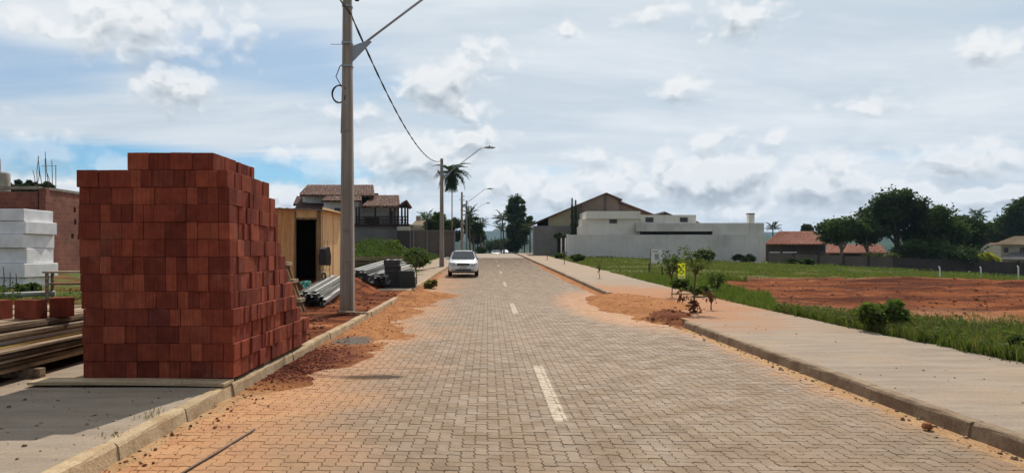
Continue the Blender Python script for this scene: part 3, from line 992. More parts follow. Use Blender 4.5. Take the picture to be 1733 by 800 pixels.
pl = thing('plank_base', 'pale wooden boards laid on the pavement under the tall brick stack', 'boards', (-3.9, 8.4, 0.14))
def board(mbname, c, size, mat, parent, rot=None, jit=0.004):
    m_ = MB()
    n = 6
    ax = 0 if size[0] >= size[1] else 1
    L = size[ax]; w = size[1 - ax]; t = size[2]
    V = []; F = []
    bow = random.uniform(-jit, jit)
    for k in range(n + 1):
        u = -L / 2 + L * k / n
        zz = bow * (1 - (2 * k / n - 1) ** 2) * 3
        ww = w / 2 + random.uniform(-jit, jit) * .5
        for s_, h_ in ((-1, -1), (1, -1), (1, 1), (-1, 1)):
            q = (u, s_ * ww, h_ * t / 2 + zz)
            V.append(q if ax == 0 else (q[1], q[0], q[2]))
    for k in range(n):
        for i in range(4):
            a = k * 4 + i; b_ = k * 4 + (i + 1) % 4
            F.append((a, b_, b_ + 4, a + 4))
    F += [(0, 1, 2, 3), (n * 4 + 3, n * 4 + 2, n * 4 + 1, n * 4)]
    m_.add(V, F)
    return m_.build(mbname, mat, parent, c, rot)
board('plank', (-0.08, -0.13, 0.036), (2.18, 0.30, 0.032), M['wood'], pl, (0, 0.006, -0.01))
board('plank', (0.0, 1.5, 0.036), (1.9, 0.3, 0.032), M['wood'], pl)
board('plank', (0.0, 3.2, 0.036), (1.9, 0.3, 0.032), M['wood'], pl)
for x in (-0.75, 0.6):
    board('bearer', (x, 1.6, 0.009), (0.07, 3.6, 0.018), M['oldwood'], pl)

# timber pile: long boards parallel to the road
tp = thing('timber_stack', 'pile of long rough weathered boards lying left of the tall brick stack', 'timber pile', (-6.4, 8.6, 0.14))
mfoam = plain('white_foam', (0.77, 0.77, 0.78), 0.9, 0, .12, 2.5, .35, 90)
myel = plain('yellow_board', (0.62, 0.44, 0.15), 0.7, 0, .1, 6, .2)
for y in (-2.6, 0.2, 2.9):
    board('bearer', (0, y, 0.055), (2.2, 0.12, 0.11), M['oldwood'], tp)
zz = 0.11
for l in range(12):
    t = random.choice([.02, .026, .034, .045])
    x = 1.02 + random.uniform(-.14, .05) - (0.0 if l < 9 else .12)
    zz += 0.010 + t / 2
    k = 0
    while x > -1.2:
        w = random.uniform(.12, .30)
        L = random.uniform(6.0, 7.2)
        mat = M['oldwood']; nm = 'plank'
        if k == 0 and l == 7: mat = mfoam; nm = 'foam_strip'; w = .12; x -= .04
        if k == 0 and l == 6: mat = myel
        o = board(nm, (x - w / 2, random.uniform(-.25, .5), zz + random.uniform(-.004, .004)), (w, L, t), mat, tp, (random.uniform(-.004, .004), 0, random.uniform(-.014, .014)), .006)
        if mat is myel: o['label'] = 'yellow board in the timber pile'
        if mat is mfoam: o['label'] = 'white foam strip between the boards'
        x -= w + random.uniform(.005, .03); k += 1
    zz += t / 2
TOPZ = 0.14 + zz
# hollow clay blocks standing on the timber
def hollow_block(x, y, z, rz, label, w=.30, d=.19, h=.24):
    r = thing('clay_block', label, 'clay block', (x, y, z), rz, 'hollow clay blocks on the timber pile')
    m_ = MB()
    t = .014
    for s_ in (-1, 1):
        m_.box((s_ * (w / 2 - t / 2), 0, h / 2), (t, d, h))
        m_.box((0, 0, h / 2 + s_ * (h / 2 - t / 2)), (w - 2 * t, d - .002, t))
    m_.box((0, 0, h / 2), (w - 2 * t, d - .004, t))
    for u in (-.165, .165):
        m_.box((u * w, 0, h / 2 - h * .25), (t, d - .006, h * .44)); m_.box((u * w, 0, h / 2 + h * .25), (t, d - .006, h * .44))
    m_.build('shell', M['brick'], r)
    MB().box((0, -d / 2 - .004, h / 2), (w, .012, h), None, .004).build('face', M['brick'], r)
hollow_block(-6.22, 9.35, TOPZ, 0.0, 'red clay block on the timber pile at the left picture edge')
hollow_block(-5.82, 9.42, TOPZ, -0.08, 'red clay block on the timber pile, middle one of three')
hollow_block(-5.62, 9.75, TOPZ, 0.55, 'red clay block on the timber pile, turned corner on next to the brick stack', .28, .24, .25)
hollow_block(-6.9, 9.5, TOPZ, 0.2, 'red clay block on the timber pile beyond the left picture edge')

# white foam blocks
M['foam'] = mfoam
fb = thing('foam_block_stack', 'stack of big white foam blocks in front of the red brick building', 'foam blocks', (-15.6, 24.6, 0.40))
z = 0.0
for k, (dx_, dy_, sx, sy, h, rz) in enumerate([(-.55, .22, 2.2, 1.6, .42, -.02), (-.5, .25, 2.3, 1.75, .46, -.05), (-.58, .22, 2.3, 1.55, .5, .02), (-.54, .2, 2.2, 1.7, .46, -.03), (-.5, .25, 2.3, 1.6, .42, -.06), (-.6, .2, 2.3, 1.6, .40, -.01)]):
    MB().box((dx_, dy_, z + h / 2), (sx, sy, h - .012), Matrix.Rotation(rz, 3, 'Z'), .015).build('foam_block', mfoam, fb)
    z += h

# brick building under construction, far left
def brickwall_material(name, c1, c2, cm_, s=1.0):
    m, T, b = new_mat(name)
    p = wpos(T)
    x, y, z_ = T.xyz(p)
    uv = T.cxyz(T.m('ADD', x, y), z_, 0)
    bt = T.n('ShaderNodeTexBrick', None, Vector=uv, Color1=c1, Color2=c2, Mortar=cm_, Scale=s, Mortar_Size=0.012, Brick_Width=0.30, Row_Height=0.2)
    n = T.noise(p, 0.8, 5.0, 0.65)
    f = T.sm(n, 0.3, 0.7, 0.75, 1.2)
    T.put(b.inputs['Base Color'], T.v('MULTIPLY', bt.outputs[0], T.cxyz(f, f, f)))
    b.inputs['Roughness'].default_value = 0.9
    bump(T, b, bt.outputs['Fac'], -0.4, 0.02)
    return m
M['brickwall'] = brickwall_material('brick_wall', (0.26, 0.082, 0.048), (0.18, 0.052, 0.032), (0.21, 0.115, 0.08))
M['concrete'] = two('rough_concrete', (0.24, 0.20, 0.165), (0.36, 0.31, 0.26), 1.5, .9, .35, .65, .3, 25)
M['dark'] = plain('dark_void', (0.012, 0.011, 0.010), 0.9, 0, .1, 3, 0)  # near-black: shade inside openings is put into this colour
M['steel_rust'] = plain('rusty_rebar', (0.10, 0.055, 0.035), 0.7, .3, .2, 10, .2)
cx, cy = -20.4, 34.0
g0 = 0.3
bb = thing('brick_building', 'unfinished red brick building with rebar sticking out, behind the foam blocks', 'building', (cx, cy, g0))
H = 4.25
m_ = MB()
# front wall with a long recessed opening, in pieces round it
m_.box((-5.4, .1, H / 2 - .6), (10.2, .2, H - 1.2))
m_.box((-5.4, .1, H - .35), (10.2, .2, .5))
m_.box((-9.5, .1, H - .9), (2.0, .2, .6)); m_.box((-1.2, .1, H - .9), (1.8, .2, .6))
m_.build('front_wall', M['brickwall'], bb)
MB().box((-5.4, .55, H - .9), (6.4, .3, .7)).build('inner_wall', M['dark'], bb)  # black panel that stands for shade in the long opening
m_ = MB()
# side wall with four putlog holes
holes = [(2.55, 3.45), (2.6, 2.85), (2.35, 2.15), (2.9, 2.12)]
ysteps = sorted({.15, 6.8} | {h[0] - .11 for h in holes} | {h[0] + .11 for h in holes})
for a, b_ in zip(ysteps[:-1], ysteps[1:]):
    hs = [h for h in holes if h[0] - .12 < (a + b_) / 2 < h[0] + .12]
    zc = 0
    for h in sorted(hs, key=lambda q: q[1]):
        m_.box((-.12, (a + b_) / 2, (zc + h[1] - .12) / 2), (.2, b_ - a, h[1] - .12 - zc)); zc = h[1] + .12
    m_.box((-.12, (a + b_) / 2, (zc + H) / 2), (.2, b_ - a, H - zc))
m_.build('side_wall', M['brickwall'], bb)
MB().box((-.35, 3.4, H / 2), (.1, 6.4, H - .2)).build('inner_wall', M['dark'], bb)  # black sheet added as the shade behind the putlog holes
MB().box((-5.4, .12, H + .07), (10.3, .3, .14)).box((-.12, 3.6, H + .06), (.28, 6.5, .12)).build('tie_beam', M['concrete'], bb)
MB().box((0.0, 0.0, H / 2 + .02), (.3, .3, H + .05)).build('column', M['brickwall'], bb)
MB().box((-5.3, 6.9, H / 2), (10.2, .2, H)).build('back_wall', M['brickwall'], bb)
for k in range(9):
    x = random.uniform(-.55, .42); h = random.uniform(.7, 1.7)
    MB().tube([(x, random.uniform(0, .4), H + .1), (x + random.uniform(-.04, .04), .2, H + .1 + h * .5), (x + random.uniform(-.14, .14), .2, H + .1 + h)], .016, 5).build('rebar', M['steel_rust'], bb)
MB().box((.1, .2, H + 1.1), (.7, .014, .014)).build('rebar_tie', M['steel_rust'], bb)
# concrete tank on a roof further back
wt_ = thing('water_tank', 'small grey roof tank above the unfinished building at the left edge', 'water tank', (-41.2, 62, 3.2))
MB().lathe([(0.9, 0), (1.0, .1), (1.0, 5.0), (.95, 5.15), (0, 5.3)], (0, 0, 0), 14).build('tank', M['concrete'], wt_)
MB().tube([(0.3, 0, 5.2), (.3, 0, 6.3)], .04, 6).build('pipe', M['concrete'], wt_)

# workbench, rebar starters, grey pipe in the yard
wb = thing('workbench', 'rough wooden trestle bench standing behind the left end of the brick stack', 'workbench', (-11.3, 19.9, gs(-11.3, 19.9)), .2)
MB().box((0, 0, .70), (1.1, .5, .05)).build('bench_top', M['wood'], wb)
MB().box((0, 0, .38), (.95, .3, .04)).build('shelf', M['oldwood'], wb)
for sx in (-.45, .45):
    for sy in (-.2, .2):
        MB().box((sx, sy, .34), (.07, .07, .68)).build('leg', M['oldwood'], wb)
for k in range(3):
    x, y = at((6, 17, 27)[k], 512, 21.5)[:2]
    zt = gs(x, y)
    tag(MB().tube([(0, 0, -.1), (random.uniform(-.02, .02), 0, .4), (random.uniform(-.03, .03), .0, .72 + random.uniform(-.1, .1))], .014, 6).build('rebar_stake', M['steel_rust'], None, (x, y, zt)),
        ['leftmost', 'middle', 'rightmost'][k] + ' thin rusty rebar stake in the grass before the white foam blocks', 'rebar stake', 'rebar stakes by the foam blocks')
x, y = -13.2, 19.5
tag(MB().tube([(-1.3, -.5, .08), (0, 0, .12), (1.5, .5, .16)], .07, 10).build('drain_pipe', plain('grey_pipe', (.30, .31, .27), .6), None, (x, y, gs(x, y))), 'grey pipe lying in the weeds behind the timber pile', 'pipe')

# ------------------------------------------------------------------ plywood shed
M['ply'] = two('plywood', (0.56, 0.245, 0.090), (0.68, 0.345, 0.145), 2.0, 0.75, .35, .65, .2, 12, (5.0, 5.0, .5), .06)
M['ply2'] = two('pale_plywood', (0.68, 0.41, 0.185), (0.76, 0.50, 0.25), 2.0, 0.75, .35, .65, .2, 12, (2.0, 2.0, .5), .05)
M['batten'] = two('batten', (0.20, 0.115, 0.055), (0.33, 0.20, 0.10), 2.0, 0.8, .35, .65, .2, 12, (5.0, 5.0, .5), .06)
M['shadowed_wood'] = plain('shadow_dark_board', (.03, .024, .02), .9, 0, .2, 4, .1)  # near-black colour stands in for the unlit shed interior
M['fibro'] = two('roof_sheet', (0.30, 0.27, 0.23), (0.46, 0.42, 0.36), 2.0, 0.85, .35, .65, .3, 20)
SX, SY, SZ = -5.36, 24.0, 0.62
shed = thing('plywood_shed', 'orange plywood site shed with an open dark doorway behind the brick stack', 'shed', (SX, SY, SZ))
hs = 2.36
def panel(a, b_, z0, z1, y, mat, parent=shed, th=.02):
    return MB().box(((a + b_) / 2, y, (z0 + z1) / 2), (b_ - a, th, z1 - z0)).build('wall_panel', mat, parent)
panel(-2.9, -1.95, 0, hs + .12, 0, M['ply']); panel(-1.94, -.86, 0, hs + .09, 0.004, M['ply'])
panel(-.855, -.16, 2.13, hs + .05, 0.002, M['ply2'])
panel(-.06, -.01, 0, hs, 0.0, M['ply2'])
MB().box((-.125, .0, hs / 2), (.10, .09, hs - .01)).build('door_post', M['batten'], shed)
MB().box((-.885, .01, hs / 2), (.05, .08, hs - .02)).build('door_post', M['batten'], shed)
MB().box((-.5, -.005, 2.115), (.68, .05, .06)).build('lintel', M['batten'], shed)
MB().box((-.5, -.02, -.03), (.8, .12, .10)).build('door_sill', M['wood'], shed)
MB().box((-.27, .34, 1.02), (.03, .62, 2.02), Matrix.Rotation(.2, 3, 'Z')).build('door_leaf', M['batten'], shed)
for k in range(4):
    y0 = .02 + k * .775
    MB().box((.0, y0 + .385, (hs + .25) / 2 - .12), (.02, .765, hs + .25)).build('wall_panel', M['ply2'], shed)
    if k == 2: MB().box((.018, y0, hs / 2), (.018, .04, hs - .03)).build('batten', M['ply'], shed)
MB().box((-1.45, 3.12, hs / 2), (2.95, .02, hs)).build('back_wall', M['shadowed_wood'], shed)
MB().box((-2.91, 1.56, hs / 2), (.02, 3.1, hs)).build('wall_panel', M['ply'], shed)
MB().box((-1.45, 1.55, -.06), (2.85, 3.0, .06)).build('floor', M['concrete'], shed)
m_ = MB()
for k in range(28):                 # corrugated sheet
    x0 = -3.1 + k * .118
    z0 = hs + .16 - (x0 + 3.1) * .045
    zz_ = .02 if k % 2 else 0
    m_.add([(x0, -.22, z0 + zz_), (x0 + .118, -.22, z0 + .02 - zz_), (x0 + .118, 3.3, z0 + .02 - zz_ + .03), (x0, 3.3, z0 + zz_ + .03),
            (x0, -.22, z0 + zz_ - .015), (x0 + .118, -.22, z0 + .005 - zz_), (x0 + .118, 3.3, z0 + .005 - zz_ + .03), (x0, 3.3, z0 + zz_ + .015)],
           [(0, 1, 2, 3), (7, 6, 5, 4), (0, 4, 5, 1), (3, 2, 6, 7)])
m_.build('roof_sheet', M['fibro'], shed)
# upended wheelbarrow against the shed's door post
wbw = thing('wheelbarrow', 'dark wheelbarrow stood on end against the shed beside its doorway', 'wheelbarrow', (SX + .16, SY - .22, gs(SX + .1, SY - .3)), -.35)
mwb = plain('dark_tray', (0.030, 0.018, 0.015), .6, .2, .3, 8, .2)
m_ = MB()
prof = [(-.33, .62), (-.36, 1.0), (-.25, 1.38), (.25, 1.38), (.36, 1.0), (.33, .62)]
vs = [(u, 0, w) for u, w in prof] + [(u * .72, -.26, .62 + (w - .62) * .80 + .06) for u, w in prof] + [(u, .015, w) for u, w in prof]
n = 6
m_.add(vs, [(n + k, n + (k + 1) % n, (k + 1) % n, k) for k in range(n)] + [tuple(range(n, 2 * n))])
m_.build('tray', mwb, wbw)
for s_ in (-.2, .2):
    MB().tube([(s_, .08, .02), (s_, .05, .7), (s_ * .5, -.02, 1.62)], .018, 7).build('handle', M['batten'], wbw)
    MB().tube([(s_, .05, .45), (s_ * 1.1, -.28, .42), (s_, -.1, .72)], .014, 6).build('leg', mwb, wbw)
m_ = MB(); m_.lathe([(.10, -.03), (.165, -.03), (.18, 0), (.165, .03), (.10, .03)], (0, 0, 0), 18, 'x')
wh = m_.build('wheel', mwb, wbw, (0, -.16, .19))
wbw.scale = (.55, .8, .80)
# leaning wooden cleated ladder
ld = thing('ramp_ladder', 'short wooden cleat ladder leaning behind the far end of the brick stack', 'ladder', (-4.74, 18.9, gs(-4.74, 18.9)))
a0, a1 = Vector((0, 0, 0)), Vector((-.46, .1, 1.22))
for s_ in (-.16, .16):
    MB().beam(a0 + Vector((.0, s_, 0)), a1 + Vector((.0, s_, 0)), .05, .09).build('rail', M['batten'], ld)
for t in (.22, .62, .98):
    q = a0.lerp(a1, t)
    MB().box(q + Vector((.05, -.02, .03)), (.13, .5, .09)).build('cleat', M['wood'], ld)
MB().beam((-.55, -.1, 0), (-.1, .05, .42), .05, .09).build('strut', M['batten'], ld)

# ------------------------------------------------------------------ steel sections
M['galv'] = plain('galvanised_steel', (0.27, 0.265, 0.25), 0.5, .45, .25, 6, .15, 40, .25)
def channel_mesh(L, w=.09, h=.05, t=.004):
    """open lipped channel along Y, slot towards the top or bottom"""
    poly = [(-w / 2, 0), (w / 2, 0), (w / 2, h), (w / 2 - .018, h), (w / 2 - .018, h - t), (w / 2 - t, h - t), (w / 2 - t, t), (-w / 2 + t, t), (-w / 2 + t, h - t), (-w / 2 + .018, h - t), (-w / 2 + .018, h), (-w / 2, h)]
    V = [(u, -L / 2, v) for u, v in poly] + [(u, L / 2, v) for u, v in poly]
    n = len(poly)
    F = [(k, (k + 1) % n, n + (k + 1) % n, n + k) for k in range(n)] 
    F += [(n - 1, 0, 9, 10), ]
    me = bpy.data.meshes.new('steel_channel')
    me.from_pydata(V, [], F[:n]); me.update()
    me.materials.append(M['galv'])
    return me
def bundle(label, p0, p1, rows, colsn, w, h):
    p0 = Vector(p0); p1 = Vector(p1)
    d = p1 - p0; L = d.length
    rz = math.atan2(d.y, d.x) - math.pi / 2
    rx = math.asin(d.z / L)
    r = thing('steel_bundle', label, 'steel sections', p0, rz, 'steel sections stacked on the site')
    me = channel_mesh(L, w, h)
    for j in range(rows):
        nc = colsn - (j // 2)
        for i in range(nc):
            o = bpy.data.objects.new('steel_channel', me)
            col.objects.link(o); o.parent = r
            flip = math.pi if (i + j) % 2 else 0
            o.location = ((i - (colsn - 1) / 2) * (w + .012) + (j // 2) * .03 + random.uniform(-.012, .012), L / 2 + random.uniform(-.22, .22), j * (h + .006) + (h if flip else 0) + math.sin(rx) * L / 2)
            o.rotation_mode = 'YXZ'
            o.rotation_euler = (rx + random.uniform(-.003, .003), flip, random.uniform(-.012, .012))
    for u in (.12, .85):
        MB().box((0, L * u, math.sin(rx) * L * u - .035), (colsn * w * 1.2, .09, .07)).build('bearer', M['oldwood'], r)
    return r
bundle('galvanised steel channels bundled on the soil between shed and near pole', (-4.72, 19.8, .22), (-5.02, 25.0, .50), 5, 7, .10, .07)
bundle('galvanised steel channels piled just right of the near pole', (-4.85, 28.1, .42), (-4.0, 33.2, .80), 6, 8, .11, .085)
bundle('galvanised steel channels spilling against the dark crates', (-4.15, 28.3, .40), (-3.55, 33.0, .68), 5, 6, .10, .08)
# teal plastic rag on the bundle
m_ = MB()
for k in range(14):
    a = random.uniform(0, 6.28); r_ = random.uniform(0, .13)
    m_.box((r_ * math.cos(a), r_ * math.sin(a), random.uniform(.02, .16)), (.12, .10, .02), Matrix.Rotation(random.uniform(-1, 1), 3, 'X') @ Matrix.Rotation(random.uniform(-1, 1), 3, 'Y'))
tag(m_.build('plastic_sheet', plain('teal_plastic', (.12, .42, .33), .4), None, (-4.98, 20.3, .66)), 'crumpled teal plastic sheet on the steel bundle beside the shed', 'plastic sheet')
# dark crates
M['crate'] = plain('dark_plastic', (0.012, 0.022, 0.018), .55, 0, .3, 6, .1)
M['crate2'] = plain('black_plastic', (0.016, 0.014, 0.018), .55, 0, .3, 6, .1)
def crate(x, y, z, rz, label, mat, w=.62, d=.44, h=.21):
    r = thing('plastic_crate', label, 'crate', (x, y, z), rz, 'dark crates stacked on the left pavement')
    for s_ in (-1, 1):
        MB().box((s_ * (w / 2 - .012), 0, h / 2), (.024, d, h)).build('side', mat, r)
        m2 = MB()
        for q in range(3):
            m2.box((0, s_ * (d / 2 - .011), .035 + q * (h - .07) / 2), (w - .05, .022, .062))
        for q in range(5):
            m2.box((-w / 2 + .06 + q * (w - .12) / 4, s_ * (d / 2 - .016), h / 2), (.022, .012, h - .02))
        m2.build('slatted_side', mat, r)
    MB().box((0, 0, .012), (w - .05, d - .05, .02)).build('base', mat, r)
base_z = float(zr(29)) + .145
names = ['bottom', 'second', 'third', 'fourth', 'top']
for k in range(5):
    crate(-3.72 + random.uniform(-.03, .03), 28.9, base_z + k * .215, random.uniform(-.06, .06) + .1, ['black crate at the bottom of the taller dark stack', 'black crate second from the bottom of the taller dark stack', 'black crate in the middle of the taller dark stack', 'black crate second from the top of the taller dark stack', 'black crate on top of the taller dark stack'][k], M['crate2'])
for k in range(3):
    crate(-3.12 + random.uniform(-.03, .03), 28.75, base_z + k * .215, random.uniform(-.06, .06), ['dark green crate at the bottom of the lower stack by the kerb', 'dark green crate in the middle of the lower stack by the kerb', 'dark green crate on top of the lower stack by the kerb'][k], M['crate'])
# short board pile behind
bp = thing('board_pile', 'untidy pile of old boards behind the steel sections near the weeds', 'board pile', (-5.15, 34.2, gs(-5.15, 34.2)), .15)
for l in range(6):
    for k in range(5):
        board('plank', (random.uniform(-.25, .25), -.5 + k * .26, .08 + l * .09), (random.uniform(1.8, 2.8), random.uniform(.15, .24), .04), M['oldwood'] if random.random() < .7 else M['wood'], bp, (0, random.uniform(-.05, .05), random.uniform(-.25, .25)))
# red broken brick pieces and board by the pole
for k, (x, y, lab) in enumerate([(-3.2, 17.6, 'broken board lying at the foot of the near pole')]):
    board_o = board('board_scrap', (x, y, .20), (.75, .16, .03), M['oldwood'], None, (0.05, .08, .5))
    tag(board_o, lab, 'board')

# rod lying on the road
tag(MB().tube([(-2.13, 6.75, .012), (-2.19, 5.9, .013), (-2.30, 4.6, .012)], .011, 8).build('steel_rod', M['steel_rust'], None), 'thin rusty steel rod lying on the pavers near the left kerb', 'rod')
for x, y, r_, lab in [(4.02, 6.75, .05, 'dark clod lying in the right gutter near the camera')]:
    m_ = MB(); m_.lathe([(0, 0), (.8 * r_, .1 * r_), (r_, .5 * r_), (.7 * r_, 1.1 * r_), (0, 1.3 * r_)], (0, 0, 0), 7, 'z', False)
    tag(m_.build('soil_lump', M['clod'], None, (x, y, .012)), lab, 'clod')

# ------------------------------------------------------------------ poles, lamps, cables
def pole_material():
    m, T, b = new_mat('pole_concrete')
    p = wpos(T)
    n = T.noise(T.v('MULTIPLY', p, (3, 3, .4)), 2.0, 5.0, .6)
    c = T.mix(T.sm(n, .3, .7), (0.235, 0.200, 0.165), (0.33, 0.285, 0.24))
    z_ = T.xyz(p)[2]
    c = T.mix(T.sm(z_, 0.9, 0.15, 0.0, .5), c, (0.28, 0.15, 0.085))
    T.put(b.inputs['Base Color'], c)
    b.inputs['Roughness'].default_value = .85
    bump(T, b, T.noise(p, 40, 4, .6), .25, .01)
    return m
M['pole'] = pole_material()
M['iron'] = plain('galvanised_arm', (0.30, 0.32, 0.34), .5, .5, .1, 5, .05)
M['black'] = plain('black_cable', (0.015, 0.015, 0.016), .6, 0, .1, 5, 0)
M['lampbody'] = plain('lamp_body', (0.22, 0.23, 0.24), .5, .2, .1, 5, .05)
M['porc'] = plain('insulator', (0.03, 0.025, 0.025), .3, 0, .1, 5, 0)
def power_pole(loc, h, wb_, wt2, arm, label, lamp=True, extras=False):
    r = thing('street_pole', label, 'power pole', loc, 0, 'concrete poles along the left kerb')
    m_ = MB()
    # tapered double-T section: two flanges and a recessed web, web facing the camera
    def sec(w, d):
        f = w * .17; r_ = d * .18; c = w * .04
        return [(-w / 2, -d / 2 + c), (-w / 2 + c, -d / 2), (-w / 2 + f, -d / 2), (-w / 2 + f + r_ * .5, -d / 2 + r_), (w / 2 - f - r_ * .5, -d / 2 + r_), (w / 2 - f, -d / 2), (w / 2 - c, -d / 2), (w / 2, -d / 2 + c),
                (w / 2, d / 2 - c), (w / 2 - c, d / 2), (w / 2 - f, d / 2), (w / 2 - f - r_ * .5, d / 2 - r_), (-w / 2 + f + r_ * .5, d / 2 - r_), (-w / 2 + f, d / 2), (-w / 2 + c, d / 2), (-w / 2, d / 2 - c)]
    zs = [-.3] + [h * k / 8 for k in range(1, 9)]
    V = []; F = []
    for z_ in zs:
        t = max(0, z_ / h)
        for q in sec(wb_ + (wt2 - wb_) * t, (wb_ + (wt2 - wb_) * t) * .82):
            V.append((q[0], q[1], z_))
    n = 16
    for i in range(len(zs) - 1):
        for k in range(n):
            F.append((i * n + k, i * n + (k + 1) % n, (i + 1) * n + (k + 1) % n, (i + 1) * n + k))
    F.append(tuple((len(zs) - 1) * n + k for k in range(n)))
    F.append(tuple(range(n - 1, -1, -1)))
    m_.add(V, F); m_.build('shaft', M['pole'], r)
    W_ = lambda z_: wb_ + (wt2 - wb_) * z_ / h
    for z_ in (h * .155, h * .24, h * .52):
        w = W_(z_)
        MB().box((0, 0, z_), (w * .80, w * .70, .03)).build('cast_rib', M['concrete'], r)
    if lamp:
        az_, run, rise, head = arm
        x0 = W_(az_) / 2 - .02
        pts = [(x0 + .05, 0, az_), (x0 + run * .5, 0, az_ + rise * .5), (x0 + run * .93, 0, az_ + rise * .94), (x0 + run, 0, az_ + rise), (x0 + run + .25, 0, az_ + rise + .03)]
        a_ = MB().tube(pts, .029, 8).build('lamp_arm', M['iron'], r)
        m2 = MB().add([(x0, -.03, az_ - .28), (x0, .03, az_ - .28), (x0, .03, az_ + .12), (x0, -.03, az_ + .12), (x0 + .5, -.03, az_ + .24), (x0 + .5, .03, az_ + .24), (x0 + .42, -.03, az_ + .27), (x0 + .42, .03, az_ + .27)],
                      [(0, 3, 6, 4), (1, 5, 7, 2), (0, 4, 5, 1), (4, 6, 7, 5), (3, 2, 7, 6), (0, 1, 2, 3)])
        m2.build('arm_bracket', M['iron'], r)
        xe, ze = x0 + run + .2, az_ + rise + .03
        m3 = MB()
        prof = [(0, .05, .045), (.12, .09, .07), (.35, .13, .08), (.62, .12, .06), (.78, .06, .03)]
        V = []; F = []
        for (u, w, t) in prof:
            V += [(xe + u, -w, ze - t * .5), (xe + u, -w * .75, ze + t), (xe + u, w * .75, ze + t), (xe + u, w, ze - t * .5)]
        for k in range(len(prof) - 1):
            for i in range(4):
                F.append((k * 4 + i, k * 4 + (i + 1) % 4, k * 4 + 4 + (i + 1) % 4, k * 4 + 4 + i))
        F += [(0, 1, 2, 3), (19, 18, 17, 16)]
        m3.add(V, F)
        lh = m3.build('lamp_head', M['lampbody'], r)
        MB().lathe([(.05, 0), (.055, .05), (.03, .09), (0, .09)], (xe + .36, 0, ze + .075), 10).build('photocell', M['porc'], lh)
        MB().box((xe + .42, 0, ze - .05), (.42, .17, .02)).build('lens', plain('lamp_lens', (.6, .62, .62), .2), lh)
    w = W_(h - .7)
    for s_ in (-1, 1):
        for dz_ in ((.0, .42) if s_ > 0 else (.05,)):
            z_ = h - .95 + dz_
            MB().tube([(s_ * w * .4, -.03, z_), (s_ * (w * .5 + .14), -.03, z_)], .012, 6).build('bracket', M['iron'], r)
            m4 = MB().lathe([(.02, -.08), (.055, -.07), (.06, -.03), (.035, -.01), (.035, .01), (.06, .03), (.055, .07), (.02, .08)], (s_ * (w * .5 + .14), -.03, z_), 10)
            m4.build('insulator', M['porc'], r)
    for z_ in (h - 1.15, az_ - .36 if lamp else h * .7, (az_ + .2) if lamp else h * .6):
        MB().box((0, 0, z_), (W_(z_) + .03, W_(z_) * .82 + .03, .045)).build('steel_band', M['iron'], r)
    if extras:
        zc = az_ - 1.05
        xx = -W_(zc) / 2 - .07
        for q in range(3):
            pts = [(xx + (.20 + q * .012) * math.cos(t) * .8, -.05 + .02 * math.sin(t * 3 + q), zc + (.20 + q * .012) * math.sin(t)) for t in [k * 2 * math.pi / 18 for k in range(19)]]
            MB().tube(pts, .011, 5, False).build('cable_coil', M['black'], r)
        MB().tube([(xx + .05, -.05, zc + .2), (xx - .08, -.05, zc + .42), (xx + .02, -.05, zc + .68), (xx + .1, -.04, zc + .72)], .012, 6).build('cable_tail', M['black'], r)
        MB().tube([(xx + .10, -.02, zc + .75), (xx + .055, -.02, zc - .95)], .028, 8).build('conduit', plain('grey_conduit', (.13, .15, .16), .6), r)
        MB().box((xx - .06, -.02, zc + 1.22), (.3, .012, .012)).build('step_pin', M['iron'], r)
    return r
p1 = at(588, 530, 18.1)
power_pole((p1.x, p1.y, .10), 8.7, .34, .185, (6.45, 2.75, 2.0, 0), 'nearest grey concrete power pole with lamp arm, beside the left kerb end', True, True)
p2 = Vector((-3.22, 52.0, float(zr(52)) + .12))
power_pole(p2, 7.62, .34, .2, (6.35, 2.7, 2.0, 0), 'second concrete pole with lamp arm, standing behind the parked white car')
p3 = Vector((-3.12, 90.0, float(zr(90)) + .12))
power_pole(p3, 7.75, .34, .22, (6.1, 2.75, 2.0, 0), 'third concrete pole from the camera, seen above the white car roof')
p4 = Vector((-3.5, 124.0, float(zr(124)) + .12))
power_pole(p4, 8.8, .36, .24, (6.3, 2.9, 2.0, 0), 'fourth and farthest concrete pole, just right of the third one')
def cable(label, a, b, sag, r=.022):
    a = Vector(a); b = Vector(b)
    m_ = MB()
    N = 60
    for s_ in range(2):
        pts = []
        for k in range(N + 1):
            t = k / N
            q = a.lerp(b, t)
            q.z -= sag * 4 * t * (1 - t)
            ph = t * (b - a).length * 9 + s_ * math.pi
            q.x += .014 * math.cos(ph); q.z += .014 * math.sin(ph)
            pts.append(q)
        m_.tube(pts, r * .75, 5, False)
    tag(m_.build('power_cable', M['black'], None), label, 'cable', 'twisted power cable between the poles')
pa = Vector((p1.x + .09, p1.y - .12, at(598, 25, 18.1).z))
pb = Vector((p2.x - .12, 52.0, at(742, 273, 52).z))
cable('twisted black cable sagging from the nearest pole to the second pole', pa, pb, 1.05)
cable('twisted black cable running from the nearest pole out of the top of the picture', Vector((p1.x + .2, -18.0, 7.9)), pa, .9)
